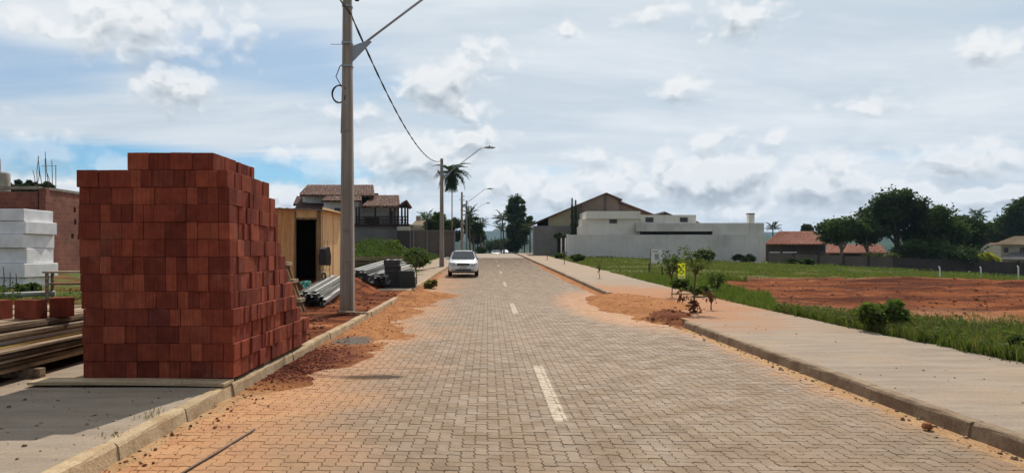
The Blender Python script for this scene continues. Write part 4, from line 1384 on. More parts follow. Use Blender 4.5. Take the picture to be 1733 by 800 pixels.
# ================================================================== HOUSES AND WALLS
def tile_mat(name, stops, lichen, lf=.5):
    m, T, b = new_mat(name)
    p = wpos(T)
    n = T.noise(p, 3.2, 5.0, .7)
    n2 = T.noise(p, 0.5, 4.0, .6)
    c = T.ramp(T.m('ADD', T.m('MULTIPLY', n, .75), T.m('MULTIPLY', n2, .3)), stops)
    sp = T.noise(p, 4.5, 3.0, .7)
    c = T.mix(T.sm(sp, lf + .05, lf + .12), c, lichen)
    T.put(b.inputs['Base Color'], c)
    b.inputs['Roughness'].default_value = .9
    b.inputs['Specular IOR Level'].default_value = .2
    return m
M['tile_old'] = tile_mat('old_roof_tiles', [(.3, (.060, .026, .020)), (.5, (.115, .046, .032)), (.7, (.17, .085, .058))], (.34, .25, .18), .50)
M['tile_red'] = tile_mat('red_roof_tiles', [(.3, (.20, .055, .034)), (.5, (.30, .095, .056)), (.7, (.40, .18, .115))], (.44, .31, .23), .51)
M['tile_pale'] = tile_mat('pale_roof_tiles', [(.3, (.25, .18, .11)), (.5, (.36, .27, .17)), (.7, (.44, .34, .23))], (.5, .42, .32), .6)
M['tile_dark'] = tile_mat('dark_roof_tiles', [(.3, (.06, .030, .025)), (.5, (.10, .050, .038)), (.7, (.15, .08, .06))], (.2, .15, .11), .58)
M['cream'] = plain('cream_render', (.46, .41, .33), .9, 0, .12, .7, .15)
M['render'] = None
def render_mat(name, c1, c2, streak):
    m, T, b = new_mat(name)
    p = wpos(T)
    n = T.noise(p, .45, 5.0, .65)
    st = T.noise(T.v('MULTIPLY', p, (1.6, 1.6, .09)), 1.5, 5.0, .7)
    c = T.mix(T.sm(n, .3, .7), c1, c2)
    c = T.mix(T.sm(st, .52, .76, 0, .6), c, streak)
    c = T.mix(T.sm(T.noise(p, .16, 4.0, .6), .52, .66, 0, .45), c, streak)
    T.put(b.inputs['Base Color'], c)
    b.inputs['Roughness'].default_value = .92
    bump(T, b, T.noise(p, 8, 4, .6), .15, .03)
    return m
M['render'] = render_mat('bare_render', (.60, .565, .515), (.70, .665, .61), (.36, .33, .295))
M['render_cream'] = render_mat('pale_render', (.74, .69, .60), (.80, .75, .66), (.54, .49, .42))
M['greywall'] = render_mat('grey_wall', (.155, .147, .138), (.207, .198, .186), (.098, .092, .087))
M['brownwall'] = render_mat('brown_wall', (.105, .078, .062), (.150, .115, .09), (.06, .045, .037))
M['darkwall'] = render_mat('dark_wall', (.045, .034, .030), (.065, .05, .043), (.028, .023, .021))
M['gable'] = render_mat('brown_gable', (.213, .156, .122), (.256, .194, .150), (.163, .119, .092))
M['yellowish'] = render_mat('straw_render', (.450, .375, .225), (.500, .425, .263), (.375, .312, .188))
M['timber'] = plain('dark_timber', (.035, .024, .019), .7, 0, .2, 5, .1)
M['glass'] = plain('window_glass', (.015, .017, .02), .08, 0, .1, 2, 0)
M['white'] = plain('white_paint', (.74, .73, .70), .6, 0, .08, 3, .05)
def tile_roof(mb, e0, e1, r1, r0, tw=.24, th=.42, amp=.04):
    e0, e1, r0, r1 = map(Vector, (e0, e1, r0, r1))
    nrm = (e1 - e0).cross(r0 - e0).normalized()
    if nrm.z < 0: nrm = -nrm
    n = max(2, int((e1 - e0).length / tw)); m_ = max(1, int((r0 - e0).length / th))
    V = []; F = []
    nc = n * 3 + 1
    for j in range(m_):
        for q in range(2):
            v = (j + q) / m_
            for i in range(nc):
                u = i / (nc - 1)
                ph = i % 3
                off = (amp if ph == 1 else amp * .9 if ph == 2 else 0) + (.03 if q == 0 else .0) + random.uniform(-.008, .008)
                V.append(e0.lerp(e1, u).lerp(r0.lerp(r1, u), v) + nrm * off)
        b_ = j * 2 * nc
        for i in range(nc - 1):
            F.append((b_ + i, b_ + i + 1, b_ + nc + i + 1, b_ + nc + i))
    mb.add(V, F)
    # boarding under the tiles
    q = [e0, e1, r1, r0]
    mb.add([v - nrm * .02 for v in q] + [v - nrm * .13 for v in q], [(0, 1, 2, 3), (7, 6, 5, 4), (0, 4, 5, 1), (1, 5, 6, 2), (2, 6, 7, 3), (3, 7, 4, 0)])
    return mb
class House:
    def __init__(s, name, label, cat, px, Y, group=None):
        X = (px - 825) * Y / 1250
        s.o = Vector((X, Y, gs(X, Y) - .1))
        s.r = thing(name, label, cat, s.o, 0, group)
    def p(s, px, py, Y):
        return at(px, py, Y) - s.o
    def rect(s, name, px0, py0, px1, py1, Y, depth, mat, parent=None, base=False):
        a = s.p(px0, py0, Y); b_ = s.p(px1, py1, Y)
        z0 = -.2 if base else b_.z
        return MB().box(((a.x + b_.x) / 2, a.y + depth / 2, (a.z + z0) / 2), (b_.x - a.x, depth, a.z - z0)).build(name, mat, parent or s.r)
    def roof(s, name, e0, e1, r1, r0, mat, parent=None):
        return tile_roof(MB(), s.p(*e0), s.p(*e1), s.p(*r1), s.p(*r0)).build(name, mat, parent or s.r)
    def window(s, px0, py0, px1, py1, Y, mat=None, name='window', fr=.05):
        a = s.p(px0, py0, Y); b_ = s.p(px1, py1, Y)
        w, h = b_.x - a.x, a.z - b_.z
        m_ = MB()
        cx_, cz = (a.x + b_.x) / 2, (a.z + b_.z) / 2
        for q in (-1, 1):
            m_.box((cx_ + q * (w / 2 - fr / 2), a.y - .02, cz), (fr, .10, h))
            m_.box((cx_, a.y - .02, cz + q * (h / 2 - fr / 2)), (w - 2 * fr, .09, fr))
        m_.box((cx_, a.y - .02, cz), (fr * .7, .07, h - 2 * fr))
        f = m_.build(name, mat or M['timber'], s.r)
        MB().box((cx_, a.y - .006, cz), (w - fr, .008, h - fr)).build('pane', M['glass'], f)
        return f

# ------------------------------------------------------------------ tiled two-storey house on the left
h1 = House('tiled_house', 'two-storey house with old brown tiled roofs and timber balcony behind the shed', 'house', 610, 62)
h1.rect('lower_wall', 512, 380, 672, 440, 61.2, .3, M['greywall'], None, True)
h1.rect('side_wall', 671.5, 381, 676, 440, 61.3, 6, M['greywall'], None, True)
h1.rect('wall', 548, 338, 605, 382, 62.4, 4.0, M['white'])
h1.rect('wall', 512, 329, 549, 362, 64.5, 3.0, M['white'])
h1.rect('balcony_wall', 605, 340, 673, 382, 65.2, .25, M['white'])
h1.rect('balcony_floor', 600, 378.5, 692, 382.5, 60.9, 4.4, M['timber'])
h1.window(566, 352, 590, 363, 62.38)
h1.rect('attic_wall', 600, 327, 640, 350, 64.8, .2, M['timber'])
h1.rect('door', 659, 357, 664.5, 378, 65.1, .08, M['timber'])
h1.roof('roof', (507, 330, 63), (634, 331, 63), (632, 313, 67), (520, 313, 67), M['tile_old'])
h1.roof('rear_roof', (507, 327, 71), (634, 327, 71), (632, 313.2, 67.1), (520, 313.2, 67.1), M['tile_old'])
h1.roof('porch_roof', (543, 339.5, 61.4), (612, 339.5, 61.4), (612, 329, 63.6), (556, 329, 63.6), M['tile_old'])
h1.roof('roof', (611, 349, 60.8), (677, 349, 60.8), (675, 330.5, 64.6), (632, 330.5, 64.6), M['tile_old'])
h1.roof('rear_roof', (632, 346, 68.2), (677, 346, 68.2), (675, 330.7, 64.7), (632, 330.7, 64.7), M['tile_old'])
# small gabled roof over the end of the balcony, ridge towards the camera
rg0, rg1 = (688, 338.5, 60.6), (686, 341, 66)
h1.roof('gable_roof', (671, 351, 60.6), (671, 352, 66), rg1, rg0, M['tile_dark'])
h1.roof('gable_roof', (697, 352, 60.6), (695, 353, 66), rg1, rg0, M['tile_dark'])
a, b_, c_ = h1.p(673, 352, 60.8), h1.p(688, 340, 60.8), h1.p(695, 352, 60.8)
MB().prism([(a.x, a.z), (b_.x, b_.z), (c_.x, c_.z)], 'y', a.y, a.y + .1).build('gable_board', M['timber'], h1.r)
a, b_, c_ = h1.p(628, 331, 66.9), h1.p(631.5, 315, 66.9), h1.p(634, 331, 66.9)
MB().add([h1.p(633, 331, 63.2), h1.p(633, 328, 70.8), h1.p(632.2, 314.5, 67)], [(0, 1, 2)]).build('gable_wall', M['timber'], h1.r)
h1.roof('side_roof', (496, 346, 64), (520, 346, 64), (520, 332, 66.5), (502, 332, 66.5), M['tile_dark'])
h1.roof('side_roof', (495, 357, 61.5), (552, 357, 61.5), (552, 344, 64.2), (505, 344, 64.2), M['tile_dark'])
h1.rect('side_wall', 505, 354, 552, 384, 64, .25, M['darkwall'])
for px in (603, 608, 635, 661, 668, 674, 680, 685.5, 690):
    a = h1.p(px, 350, 61.0); b_ = h1.p(px, 379, 61.0)
    MB().beam(b_, a, .14, .14, (0, 1, 0)).build('post', M['timber'], h1.r)
for py in (366.5, 372, 376.5):
    a = h1.p(601, py, 60.95); b_ = h1.p(691, py, 60.95)
    MB().beam(a, b_, .07, .08).build('rail', M['timber'], h1.r)
m_ = MB()
for k in range(36):
    px = 602 + k * 2.5
    m_.beam(h1.p(px, 378, 60.97), h1.p(px, 367, 60.97), .05, .04, (0, 1, 0))
m_.build('balusters', M['timber'], h1.r)
h1.rect('hanging_bench', 617, 368, 641, 379, 62.5, .6, M['timber'])
h1.rect('garden_wall', 672, 383, 694, 432, 60.4, .2, M['cream'], None, True)
h1.rect('garden_wall', 672, 390, 694, 432, 60.0, .2, M['darkwall'], None, True)

lw = House('boundary_wall', 'brown stained boundary wall of the vacant plot behind the second pole', 'wall', 725, 82)
lw.rect('wall_face', 676, 391, 770, 432, 82, .22, M['brownwall'], None, True)
lw.rect('coping', 675, 389.4, 771, 391, 81.95, .32, M['greywall'])
for px in (676, 700, 723, 746, 769):
    lw.rect('pier', px - 1.2, 390.5, px + 1.2, 432, 81.85, .3, M['greywall'], None, True)
h2 = House('small_house', 'low cream house with a tiled roof among the trees behind the boundary wall', 'house', 702, 104)
h2.rect('wall', 690, 381, 722, 432, 104, 5, M['cream'], None, True)
h2.roof('roof', (686, 388, 103.5), (728, 388, 103.5), (724, 372, 107), (706, 372, 107), M['tile_pale'])
h2.rect('water_tank', 704, 365, 711, 375, 108, 1.2, M['concrete'])

# ------------------------------------------------------------------ grey walled house on the right
WY = 85.0
pw = House('perimeter_wall', 'long bare grey rendered wall along the far side of the grassy plot', 'wall', 1120, WY)
pw.rect('wall_face', 961, 397, 1293, 445, WY, .25, M['render'], None, True)
pw.rect('pier', 959.5, 396, 962.5, 445, WY - .06, .4, M['white'], None, True)
pw.rect('pier', 1292.5, 396.2, 1295.5, 450, WY - .05, .4, M['render'], None, True)
g1 = House('walled_house', 'grey flat-roofed house with small dark windows rising behind the long bare wall', 'house', 1130, 86)
g1.rect('terrace_wall', 1077, 378.5, 1293, 390.6, 85.3, .25, M['render'])
g1.rect('terrace_wall', 1206, 390.6, 1293, 397.2, 85.3, .25, M['render'])
g1.rect('terrace_slab', 1077, 389.6, 1206, 391.2, 85.22, 3.0, M['render'])
g1.rect('recess', 1077, 391, 1206, 398, 87.5, .2, M['darkwall'])  # dark panel paints the shade inside the slot under the terrace
g1.rect('terrace_floor', 1077, 377, 1293, 380.5, 85.6, 8.0, M['render'])
g1.rect('block', 995, 370, 1083, 430, 86.2, 6, M['render_cream'], None, True)
g1.rect('parapet', 992.5, 357.2, 1084, 370.2, 85.9, 6.3, M['render_cream'])
g1.rect('block', 1083.5, 363.6, 1178, 388, 86.3, 5, M['render_cream'])
g1.rect('block', 984.5, 370.5, 995.5, 398, 86.6, 3, M['render_cream'])
g1.rect('block', 981.5, 382.5, 996, 430, 86.4, 3, M['render_cream'], None, True)
for a in ((1031.5, 371.5, 1044, 377.5, 86.19), (1092.5, 368, 1105.5, 375.6, 86.29), (1151, 368, 1163.5, 375.4, 86.29)):
    g1.window(*a)
ch = g1.rect('chimney', 1267.3, 362.5, 1277, 379, 86, .7, M['render_cream'])
g1.rect('chimney_cap', 1266.6, 360.6, 1277.7, 362.6, 85.95, .8, M['greywall'], ch)
# gabled house behind
g2 = House('gabled_house', 'tall brown gabled house with a long sloping roof beside the dark street trees', 'house', 990, 94)
def polywall(h, name, pts, Y, depth, mat):
    q = [h.p(px, py, Y) for px, py in pts]
    return MB().prism([(v.x, v.z) for v in q], 'y', q[0].y, q[0].y + depth).build(name, mat, h.r)
polywall(g2, 'gable_wall', [(968, 432), (968, 351.5), (1026, 327.5), (1048, 337), (1048, 432)], 94, .3, M['gable'])
polywall(g2, 'gable_pier', [(1023.5, 400), (1023.5, 329), (1026.5, 328), (1026.5, 400)], 93.8, .3, M['brownwall'])
polywall(g2, 'end_wall', [(1046, 400), (1046, 341), (1104, 363), (1104, 400)], 94.6, .3, M['gable'])
polywall(g2, 'upper_panel', [(928, 383), (928, 367), (968, 351.5), (968, 383)], 93.9, .3, M['yellowish'])
polywall(g2, 'side_wall', [(903, 434), (903, 382), (969, 382), (969, 434)], 92.6, 1.5, M['greywall'])
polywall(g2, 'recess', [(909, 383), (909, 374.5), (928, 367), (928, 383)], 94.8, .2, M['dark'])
polywall(g2, 'inner_wall', [(969, 398), (969, 351.5), (985, 345.5), (985, 398)], 93.7, .25, M['brownwall'])
def slope(h, a, b_, Y0, Y1, th, mat, name='roof'):
    q = [h.p(*a, Y0), h.p(*b_, Y0)]
    d = Y1 - Y0
    m_ = MB()
    m_.add([(q[0].x, q[0].y, q[0].z), (q[1].x, q[1].y, q[1].z), (q[1].x, q[1].y + d, q[1].z), (q[0].x, q[0].y + d, q[0].z),
            (q[0].x, q[0].y, q[0].z - th), (q[1].x, q[1].y, q[1].z - th), (q[1].x, q[1].y + d, q[1].z - th), (q[0].x, q[0].y + d, q[0].z - th)],
           [(0, 1, 2, 3), (7, 6, 5, 4), (0, 4, 5, 1), (1, 5, 6, 2), (2, 6, 7, 3), (3, 7, 4, 0)])
    return m_.build(name, mat, h.r)
slope(g2, (903, 377), (1026, 325.6), 93.2, 104, .2, M['tile_dark'])
slope(g2, (1026.2, 325.6), (1053, 336.8), 93.2, 104, .2, M['tile_dark'])
slope(g2, (1047, 339), (1108, 362.6), 93.6, 103, .28, M['tile_dark'])
slope(g2, (1108, 361.5), (1124, 357.5), 97, 104, .2, M['iron']); slope(g2, (1124.2, 357.5), (1140, 364), 97, 104, .2, M['tile_dark'])
slope(g2, (1178, 373.5), (1190, 379), 88.5, 96, .2, M['tile_dark'])
gt = House('gate', 'white framed gateway at the street end of the long bare wall', 'gate', 950, 86)
for px in (944, 950, 957):
    gt.rect('gatepost', px - 1, 401, px + 1, 432, 86, .25, M['white'] if px > 945 else M['timber'], None, True)
gt.rect('gate_beam', 942.5, 399.5, 958, 402, 85.9, .4, M['timber'])
gt.rect('gate_leaf', 951, 404, 956, 432, 86.2, .06, M['timber'], None, True)
gt.rect('gate_leaf', 945, 404, 949, 432, 86.2, .06, M['timber'], None, True)

# ------------------------------------------------------------------ walls and houses beyond the field
X0, X1 = 32.0, 72.0
pv = thing('plot_wall', 'long dark plastered wall in shade along the back of the bare lot under the trees', 'wall', (X0, 84.2, gs(X0, 84.2)))
o_ = pv.location
nseg = 14
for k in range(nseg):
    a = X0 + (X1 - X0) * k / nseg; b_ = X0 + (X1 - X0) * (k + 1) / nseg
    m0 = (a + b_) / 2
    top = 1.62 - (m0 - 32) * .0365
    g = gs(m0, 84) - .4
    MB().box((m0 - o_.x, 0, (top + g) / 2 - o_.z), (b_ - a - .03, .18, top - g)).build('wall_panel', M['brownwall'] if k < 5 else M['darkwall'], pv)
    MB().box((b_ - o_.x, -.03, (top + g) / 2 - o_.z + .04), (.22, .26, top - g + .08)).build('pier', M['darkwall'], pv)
for a, b_ in ((32.2, 33.3), (33.7, 35.2)):
    MB().box(((a + b_) / 2 - o_.x, 0, 1.70 - o_.z), (b_ - a, .3, .10)).build('coping', M['white'], pv)
h3 = House('red_roof_house', 'low house with a bright red tiled roof to the right of the bare grey wall', 'house', 1345, 100)
h3.rect('wall', 1297, 411, 1397, 450, 101, 6, M['brownwall'], None, True)
h3.roof('roof', (1293, 413, 100), (1404, 413, 100), (1382, 391.5, 104), (1318, 391.5, 104), M['tile_red'])
h4 = House('long_roof_house', 'lower house with orange tiled lean-to roof partly behind the round tree', 'house', 1450, 96)
h4.rect('wall', 1404, 425, 1495, 460, 97, 4, M['brownwall'], None, True)
h4.roof('roof', (1398, 428, 96), (1502, 428, 96), (1490, 413.5, 99), (1400, 413.5, 99), M['tile_red'])
h5 = House('cream_house', 'cream house with a pale hipped roof at the right edge of the picture', 'house', 1725, 112)
h5.rect('wall', 1694, 412, 1790, 460, 112, 7, M['cream'], None, True)
h5.roof('roof', (1680, 413.5, 111), (1800, 413.5, 111), (1770, 400, 115), (1716, 400, 115), M['tile_pale'])
h5.window(1699, 419, 1706, 427, 111.98); h5.window(1727, 419, 1738, 429, 111.98)
h5.roof('lean_to_roof', (1690, 439, 108), (1800, 439, 108), (1800, 427, 111.6), (1712, 427, 111.6), M['greywall'])
h6 = House('far_red_house', 'small house with a red roof seen between the dark trees and the cream house', 'house', 1665, 125)
h6.rect('wall', 1650, 425, 1690, 455, 125, 5, M['cream'], None, True)
h6.roof('roof', (1645, 428, 124), (1696, 428, 124), (1690, 411, 128), (1650, 411, 128), M['tile_red'])

# white concrete posts at the back of the bare lot
for px, py0, py1, lab in ((1590.5, 454, 470, 'white concrete post at the back of the red lot, leftmost of three'), (1660, 456, 471, 'white concrete post at the back of the red lot, middle of three'), (1723.5, 455, 474, 'white concrete post at the back of the red lot near the right picture edge')):
    Y = 44.0
    a = at(px, py0, Y)
    g = gs(a.x, Y)
    r = thing('fence_post', lab, 'post', (a.x, Y, g), 0, 'white posts at the back of the lot')
    hh = max(.45, (py1 - py0) * Y / 1250 + .1)
    MB().box((0, 0, hh / 2 - .05), (.065, .065, hh + .1), None, .012).build('shaft', M['white'], r)
    MB().beam((0, 0, hh - .02), (-.05, 0, hh + .08), .055, .055, (0, 1, 0)).build('bent_head', M['white'], r)

# ------------------------------------------------------------------ signs on the plot
def stake(px, py0, py1, Y, lab):
    a = at(px, py0, Y); g = gs(a.x, Y)
    tag(MB().box((0, 0, (a.z - g) / 2 - .1), (.06, .06, a.z - g + .2), None, .008).build('fence_stake', M['timber'], None, (a.x, Y, g)), lab, 'stake', 'dark stakes by the plot signs')
stake(1098.5, 445, 468, 41, 'dark stake left of the white plot sign')
stake(1120.5, 450, 468, 38, 'dark stake at the right leg of the white plot sign')
stake(1132.5, 449, 470, 37, 'dark stake between the white sign and the yellow sign')
a = at(1111, 445, 42); g = gs(a.x, 42)
ws = thing('plot_sign', 'weathered white sign board on two posts in the grass before the grey wall', 'sign', (a.x, 42, g), -.25)
hz = a.z - g
sh_ = .78
MB().box((0, 0, hz + sh_ / 2), (.60, .03, sh_)).build('board', M['white'], ws)
for s_ in (-.32, .32):
    MB().box((s_, .035, (hz + sh_) / 2), (.06, .05, hz + sh_ + .06)).build('post', M['white'] if s_ > 0 else M['oldwood'], ws)
MB().box((.02, -.02, hz + .36), (.24, .006, .34)).build('picture', plain('faded_print', (.36, .35, .34), .7), ws)
MB().box((-.06, -.02, hz + .66), (.34, .006, .06)).build('picture', plain('faded_print_line', (.30, .31, .31), .7), ws)
a = at(1153.5, 474, 30); g = gs(a.x, 30)
ys_ = thing('yellow_sign', 'bright yellow banner sign with green print standing behind the sapling', 'sign', (a.x, 30, g), .08)
hz = a.z - g
ymat, T_, b_ = new_mat('yellow_banner')
b_.inputs['Base Color'].default_value = (.78, .74, .045, 1); b_.inputs['Roughness'].default_value = .5
tr = T_.n('ShaderNodeBsdfTranslucent', None, Color=(.85, .85, .05))
mx = T_.t.nodes.new('ShaderNodeMixShader'); mx.inputs[0].default_value = .5
T_.l.new(b_.outputs[0], mx.inputs[1]); T_.l.new(tr.outputs[0], mx.inputs[2]); T_.l.new(mx.outputs[0], T_.t.nodes['Material Output'].inputs[0])
gmat = plain('green_print', (.07, .26, .04), .5, 0, .05, 3, 0)
wmat = plain('white_print', (.8, .8, .7), .5, 0, .05, 3, 0)
MB().box((0, 0, hz + .345), (.33, .004, .69)).build('banner', ymat, ys_)
for s_ in (-.17, .17):
    MB().box((s_, .02, (hz + .69) / 2), (.03, .03, hz + .74)).build('stake', M['oldwood'], ys_)
m_ = MB()
for x0, z0, x1, z1, w in ((-.12, .62, -.03, .44, .05), (-.03, .44, .10, .60, .035), (-.10, .36, .0, .42, .05), (0, .42, .10, .34, .05), (.10, .34, .02, .26, .04), (.02, .26, -.10, .30, .04)):
    m_.beam((x0, -.006, hz + z0), (x1, -.006, hz + z1), .004, w, (0, 0, 1))
m_.build('emblem', gmat, ys_)
m_ = MB()
for z0, w in ((.19, .22), (.08, .25)):
    m_.box((0, -.006, hz + z0), (w, .004, .045))
m_.build('print_line', wmat, ys_)
MB().box((0, -.006, hz + .135), (.24, .004, .03)).build('print_line', gmat, ys_)
# ================================================================== CARS
def car_paint(name, c, rough=.28):
    m, T, b = new_mat(name)
    b.inputs['Base Color'].default_value = tuple(c) + (1,)
    b.inputs['Roughness'].default_value = rough
    b.inputs['Coat Weight'].default_value = .5
    b.inputs['Coat Roughness'].default_value = .08
    return m
M['carwhite'] = car_paint('white_car_paint', (.74, .75, .77))
M['cardark'] = car_paint('dark_car_paint', (.05, .055, .065))
M['tyre'] = plain('tyre_rubber', (.018, .018, .018), .85, 0, .1, 5, .1)
M['rim'] = plain('wheel_rim', (.45, .45, .46), .4, .6, .1, 5, 0)
M['plastic'] = plain('black_trim', (.018, .018, .02), .55, 0, .1, 5, 0)
M['autoglass'] = plain('car_glass', (.03, .035, .04), .04, 0, .1, 2, 0)
M['lamp'] = plain('headlight_glass', (.42, .44, .47), .12, .2, .05, 2, 0)
def make_car(loc, rz, label, paint, name='parked_car', group='cars on the street'):
    r = thing(name, label, 'car', loc, rz, group)
    # sections along the length, front at -Y: y, half width at sill, at belt, at top, z belt, z top
    st = [(-2.06, .60, .62, .50, .60, .66), (-2.02, .70, .74, .62, .64, .73), (-1.86, .77, .80, .68, .68, .80), (-1.45, .80, .82, .70, .74, .87),
          (-.98, .80, .82, .70, .83, .93), (-.90, .80, .82, .69, .86, .97), (-.52, .80, .82, .60, .90, 1.22), (-.18, .80, .82, .555, .90, 1.395), (.25, .80, .82, .56, .90, 1.43),
          (.85, .80, .82, .55, .91, 1.41), (1.20, .80, .81, .55, .92, 1.33), (1.60, .79, .80, .62, .93, 1.06), (1.78, .78, .80, .66, .93, .99), (2.02, .74, .77, .64, .86, .95), (2.10, .66, .68, .56, .62, .80)]
    V = []; F = []
    for (y, ws, wb2, wt_, zb, zt) in st:
        end = abs(y) > 2.0
        zl = .24 if not end else .30
        half = [(ws * .86, zl - .02), (ws, zl + .08), (wb2, (zl + zb) / 2 + .02), (wb2 * .985, zb), (wt_ + (.035 if zt > 1 else .02), zt - .06), (wt_ * .90, zt - .012), (wt_ * .5, zt), (0, zt + .006)]
        ring = half + [(-u, w) for u, w in half[-2::-1]]
        for u, w in ring:
            V.append((u, y, w))
    n = 15
    for i in range(len(st) - 1):
        for k in range(n):
            F.append((i * n + k, i * n + (k + 1) % n, (i + 1) * n + (k + 1) % n, (i + 1) * n + k))
    F.append(tuple(range(n))); F.append(tuple((len(st) - 1) * n + k for k in range(n - 1, -1, -1)))
    m_ = MB(); m_.add(V, F, True)
    body = m_.build('body', paint, r)
    sub = body.modifiers.new('round', 'SUBSURF'); sub.levels = 1; sub.render_levels = 2
    # glazing, set just outside the shell
    def quad(name, pts, mat, off=(0, 0, 0), parent=r, th=.012):
        pts = [Vector(p) + Vector(off) for p in pts]
        nr = (pts[1] - pts[0]).cross(pts[2] - pts[0]).normalized() * th
        k = len(pts)
        return MB().add([p for p in pts] + [p - nr for p in pts], [tuple(range(k)), tuple(range(2 * k - 1, k - 1, -1))] + [(i, k + i, k + (i + 1) % k, (i + 1) % k) for i in range(k)]).build(name, mat, parent)
    quad('windscreen', [(-.66, -.90, .965), (0, -.985, .97), (.66, -.90, .965), (.535, -.23, 1.355), (0, -.275, 1.375), (-.535, -.23, 1.355)], M['autoglass'], (0, -.028, .022))
    quad('rear_window', [(.60, 1.60, 1.03), (-.60, 1.60, 1.03), (-.50, 1.27, 1.30), (.50, 1.27, 1.30)], M['autoglass'], (0, .03, .02))
    for s_ in (-1, 1):
        a = [(s_ * .775, -.74, .96), (s_ * .77, .30, .96), (s_ * .615, .30, 1.33), (s_ * .625, -.22, 1.30)]
        c_ = [(s_ * .77, .36, .96), (s_ * .765, 1.30, .97), (s_ * .63, 1.05, 1.29), (s_ * .615, .36, 1.33)]
        for q in (a, c_):
            quad('side_window', q if s_ > 0 else q[::-1], M['autoglass'], (s_ * .022, 0, 0))
        # headlight wraps round the corner
        quad('headlight', [(s_ * .40, -2.075, .60), (s_ * .62, -2.045, .595), (s_ * .765, -1.90, .62), (s_ * .76, -1.86, .745), (s_ * .60, -2.0, .735), (s_ * .42, -2.045, .72)][::s_], M['lamp'], (0, -.03, 0), r, .03)
        quad('fog_lamp', [(s_ * .46, -2.10, .36), (s_ * .60, -2.08, .36), (s_ * .60, -2.08, .42), (s_ * .46, -2.10, .42)][::s_], M['lamp'], (0, -.03, 0))
        quad('tail_light', [(s_ * .74, 2.05, .68), (s_ * .52, 2.11, .68), (s_ * .52, 2.08, .84), (s_ * .73, 2.0, .86)][::s_], plain('tail_red', (.3, .02, .015), .3, 0, 0, 1, 0), (0, .03, 0))
        mm = MB().box((s_ * .90, -.60, .985), (.19, .10, .13), None, .03).build('mirror', paint, r)
        MB().box((s_ * .80, -.60, .95), (.10, .05, .05)).build('mirror_arm', M['plastic'], mm)
        for y in (-1.32, 1.16):
            w = MB().lathe([(.19, -.085), (.285, -.085), (.305, -.06), (.305, .06), (.285, .085), (.19, .085)], (0, 0, 0), 22, 'x').build('wheel', M['tyre'], r, (s_ * .735, y, .305))
            MB().lathe([(0, .05), (.05, .06), (.19, .04), (.195, .075)] if s_ > 0 else [(0, -.05), (.05, -.06), (.19, -.04), (.195, -.075)], (0, 0, 0), 16, 'x').build('rim', M['rim'], w)
            MB().lathe([(.0, s_ * .088), (.345, s_ * .088), (.345, 0), (0, 0)], (0, 0, 0), 20, 'x').build('wheel_arch', M['plastic'], w, (s_ * .012 * 0, 0, .02)) if False else None
    g_ = MB()
    for k in range(3):
        g_.box((0, -2.085, .625 + k * .04), (.66 - k * .03, .03, .026))
    g_.box((0, -2.07, .665), (.68, .02, .13))
    gr = g_.build('grille', M['plastic'], r)
    MB().box((0, -2.108, .668), (.62, .008, .014)).build('chrome_bar', M['rim'], gr)
    MB().box((0, -2.10, .37), (.86, .05, .085), None, .01).build('air_intake', M['plastic'], r)
    MB().box((0, -2.09, .26), (1.30, .06, .05), None, .01).build('valance', M['plastic'], r)
    MB().box((0, -2.125, .475), (.40, .012, .12)).build('number_plate', plain('plate_grey', (.42, .43, .44), .5), r)
    MB().box((0, 0.1, .23), (1.3, 3.4, .06)).build('underbody', M['plastic'], r)
    for s_ in (-1, 1):
        MB().box((s_ * .32, -1.03, .955), (.5, .02, .015), Matrix.Rotation(.12, 3, 'Y')).build('wiper', M['plastic'], r)
    return r
CY = 41.6
make_car((-1.36, CY, float(zr(CY)) + .002), .03, 'white small saloon car parked facing the camera by the left kerb', M['carwhite'], 'parked_car', None)
make_car((4.2, 176, float(zr(176))), math.pi, 'white car at the far end of the road under the dark street trees', M['carwhite'], 'parked_car', 'cars at the far end of the road')
make_car((2.7, 180, float(zr(180))), .1, 'dark car at the far end of the road beside the white one', M['cardark'], 'parked_car', 'cars at the far end of the road')
make_car((1.75, 172, float(zr(172)) - .25), .05, 'small white car farthest left at the end of the road', M['carwhite'], 'parked_car', 'cars at the far end of the road')

# ================================================================== VEGETATION
M['leaf_dark'] = leaf_mat('dark_foliage', (.023, .042, .012), (.064, .094, .028), .22)
M['leaf_mid'] = leaf_mat('green_foliage', (.034, .060, .014), (.085, .122, .030), .3)
M['leaf_light'] = leaf_mat('light_foliage', (.065, .105, .024), (.13, .17, .045), .35)
M['leaf_olive'] = leaf_mat('olive_foliage', (.060, .070, .028), (.13, .135, .060), .3)
M['leaf_yellow'] = leaf_mat('yellow_foliage', (.28, .30, .03), (.42, .40, .05), .4)
M['leaf_dead'] = leaf_mat('dead_leaves', (.10, .035, .02), (.19, .085, .045), .2)
M['grass'] = leaf_mat('grass_blades', (.066, .105, .022), (.155, .185, .052), .4)
M['grass_dry'] = leaf_mat('dry_grass_blades', (.095, .105, .035), (.22, .19, .085), .35)
M['bark'] = two('bark', (.075, .058, .045), (.14, .11, .088), 4, .95, .35, .65, .6, 20)
M['bark_pale'] = two('pale_bark', (.17, .14, .115), (.26, .22, .18), 4, .95, .35, .65, .4, 20)
M['stem'] = plain('green_stem', (.10, .085, .05), .8, 0, .2, 10, .1)
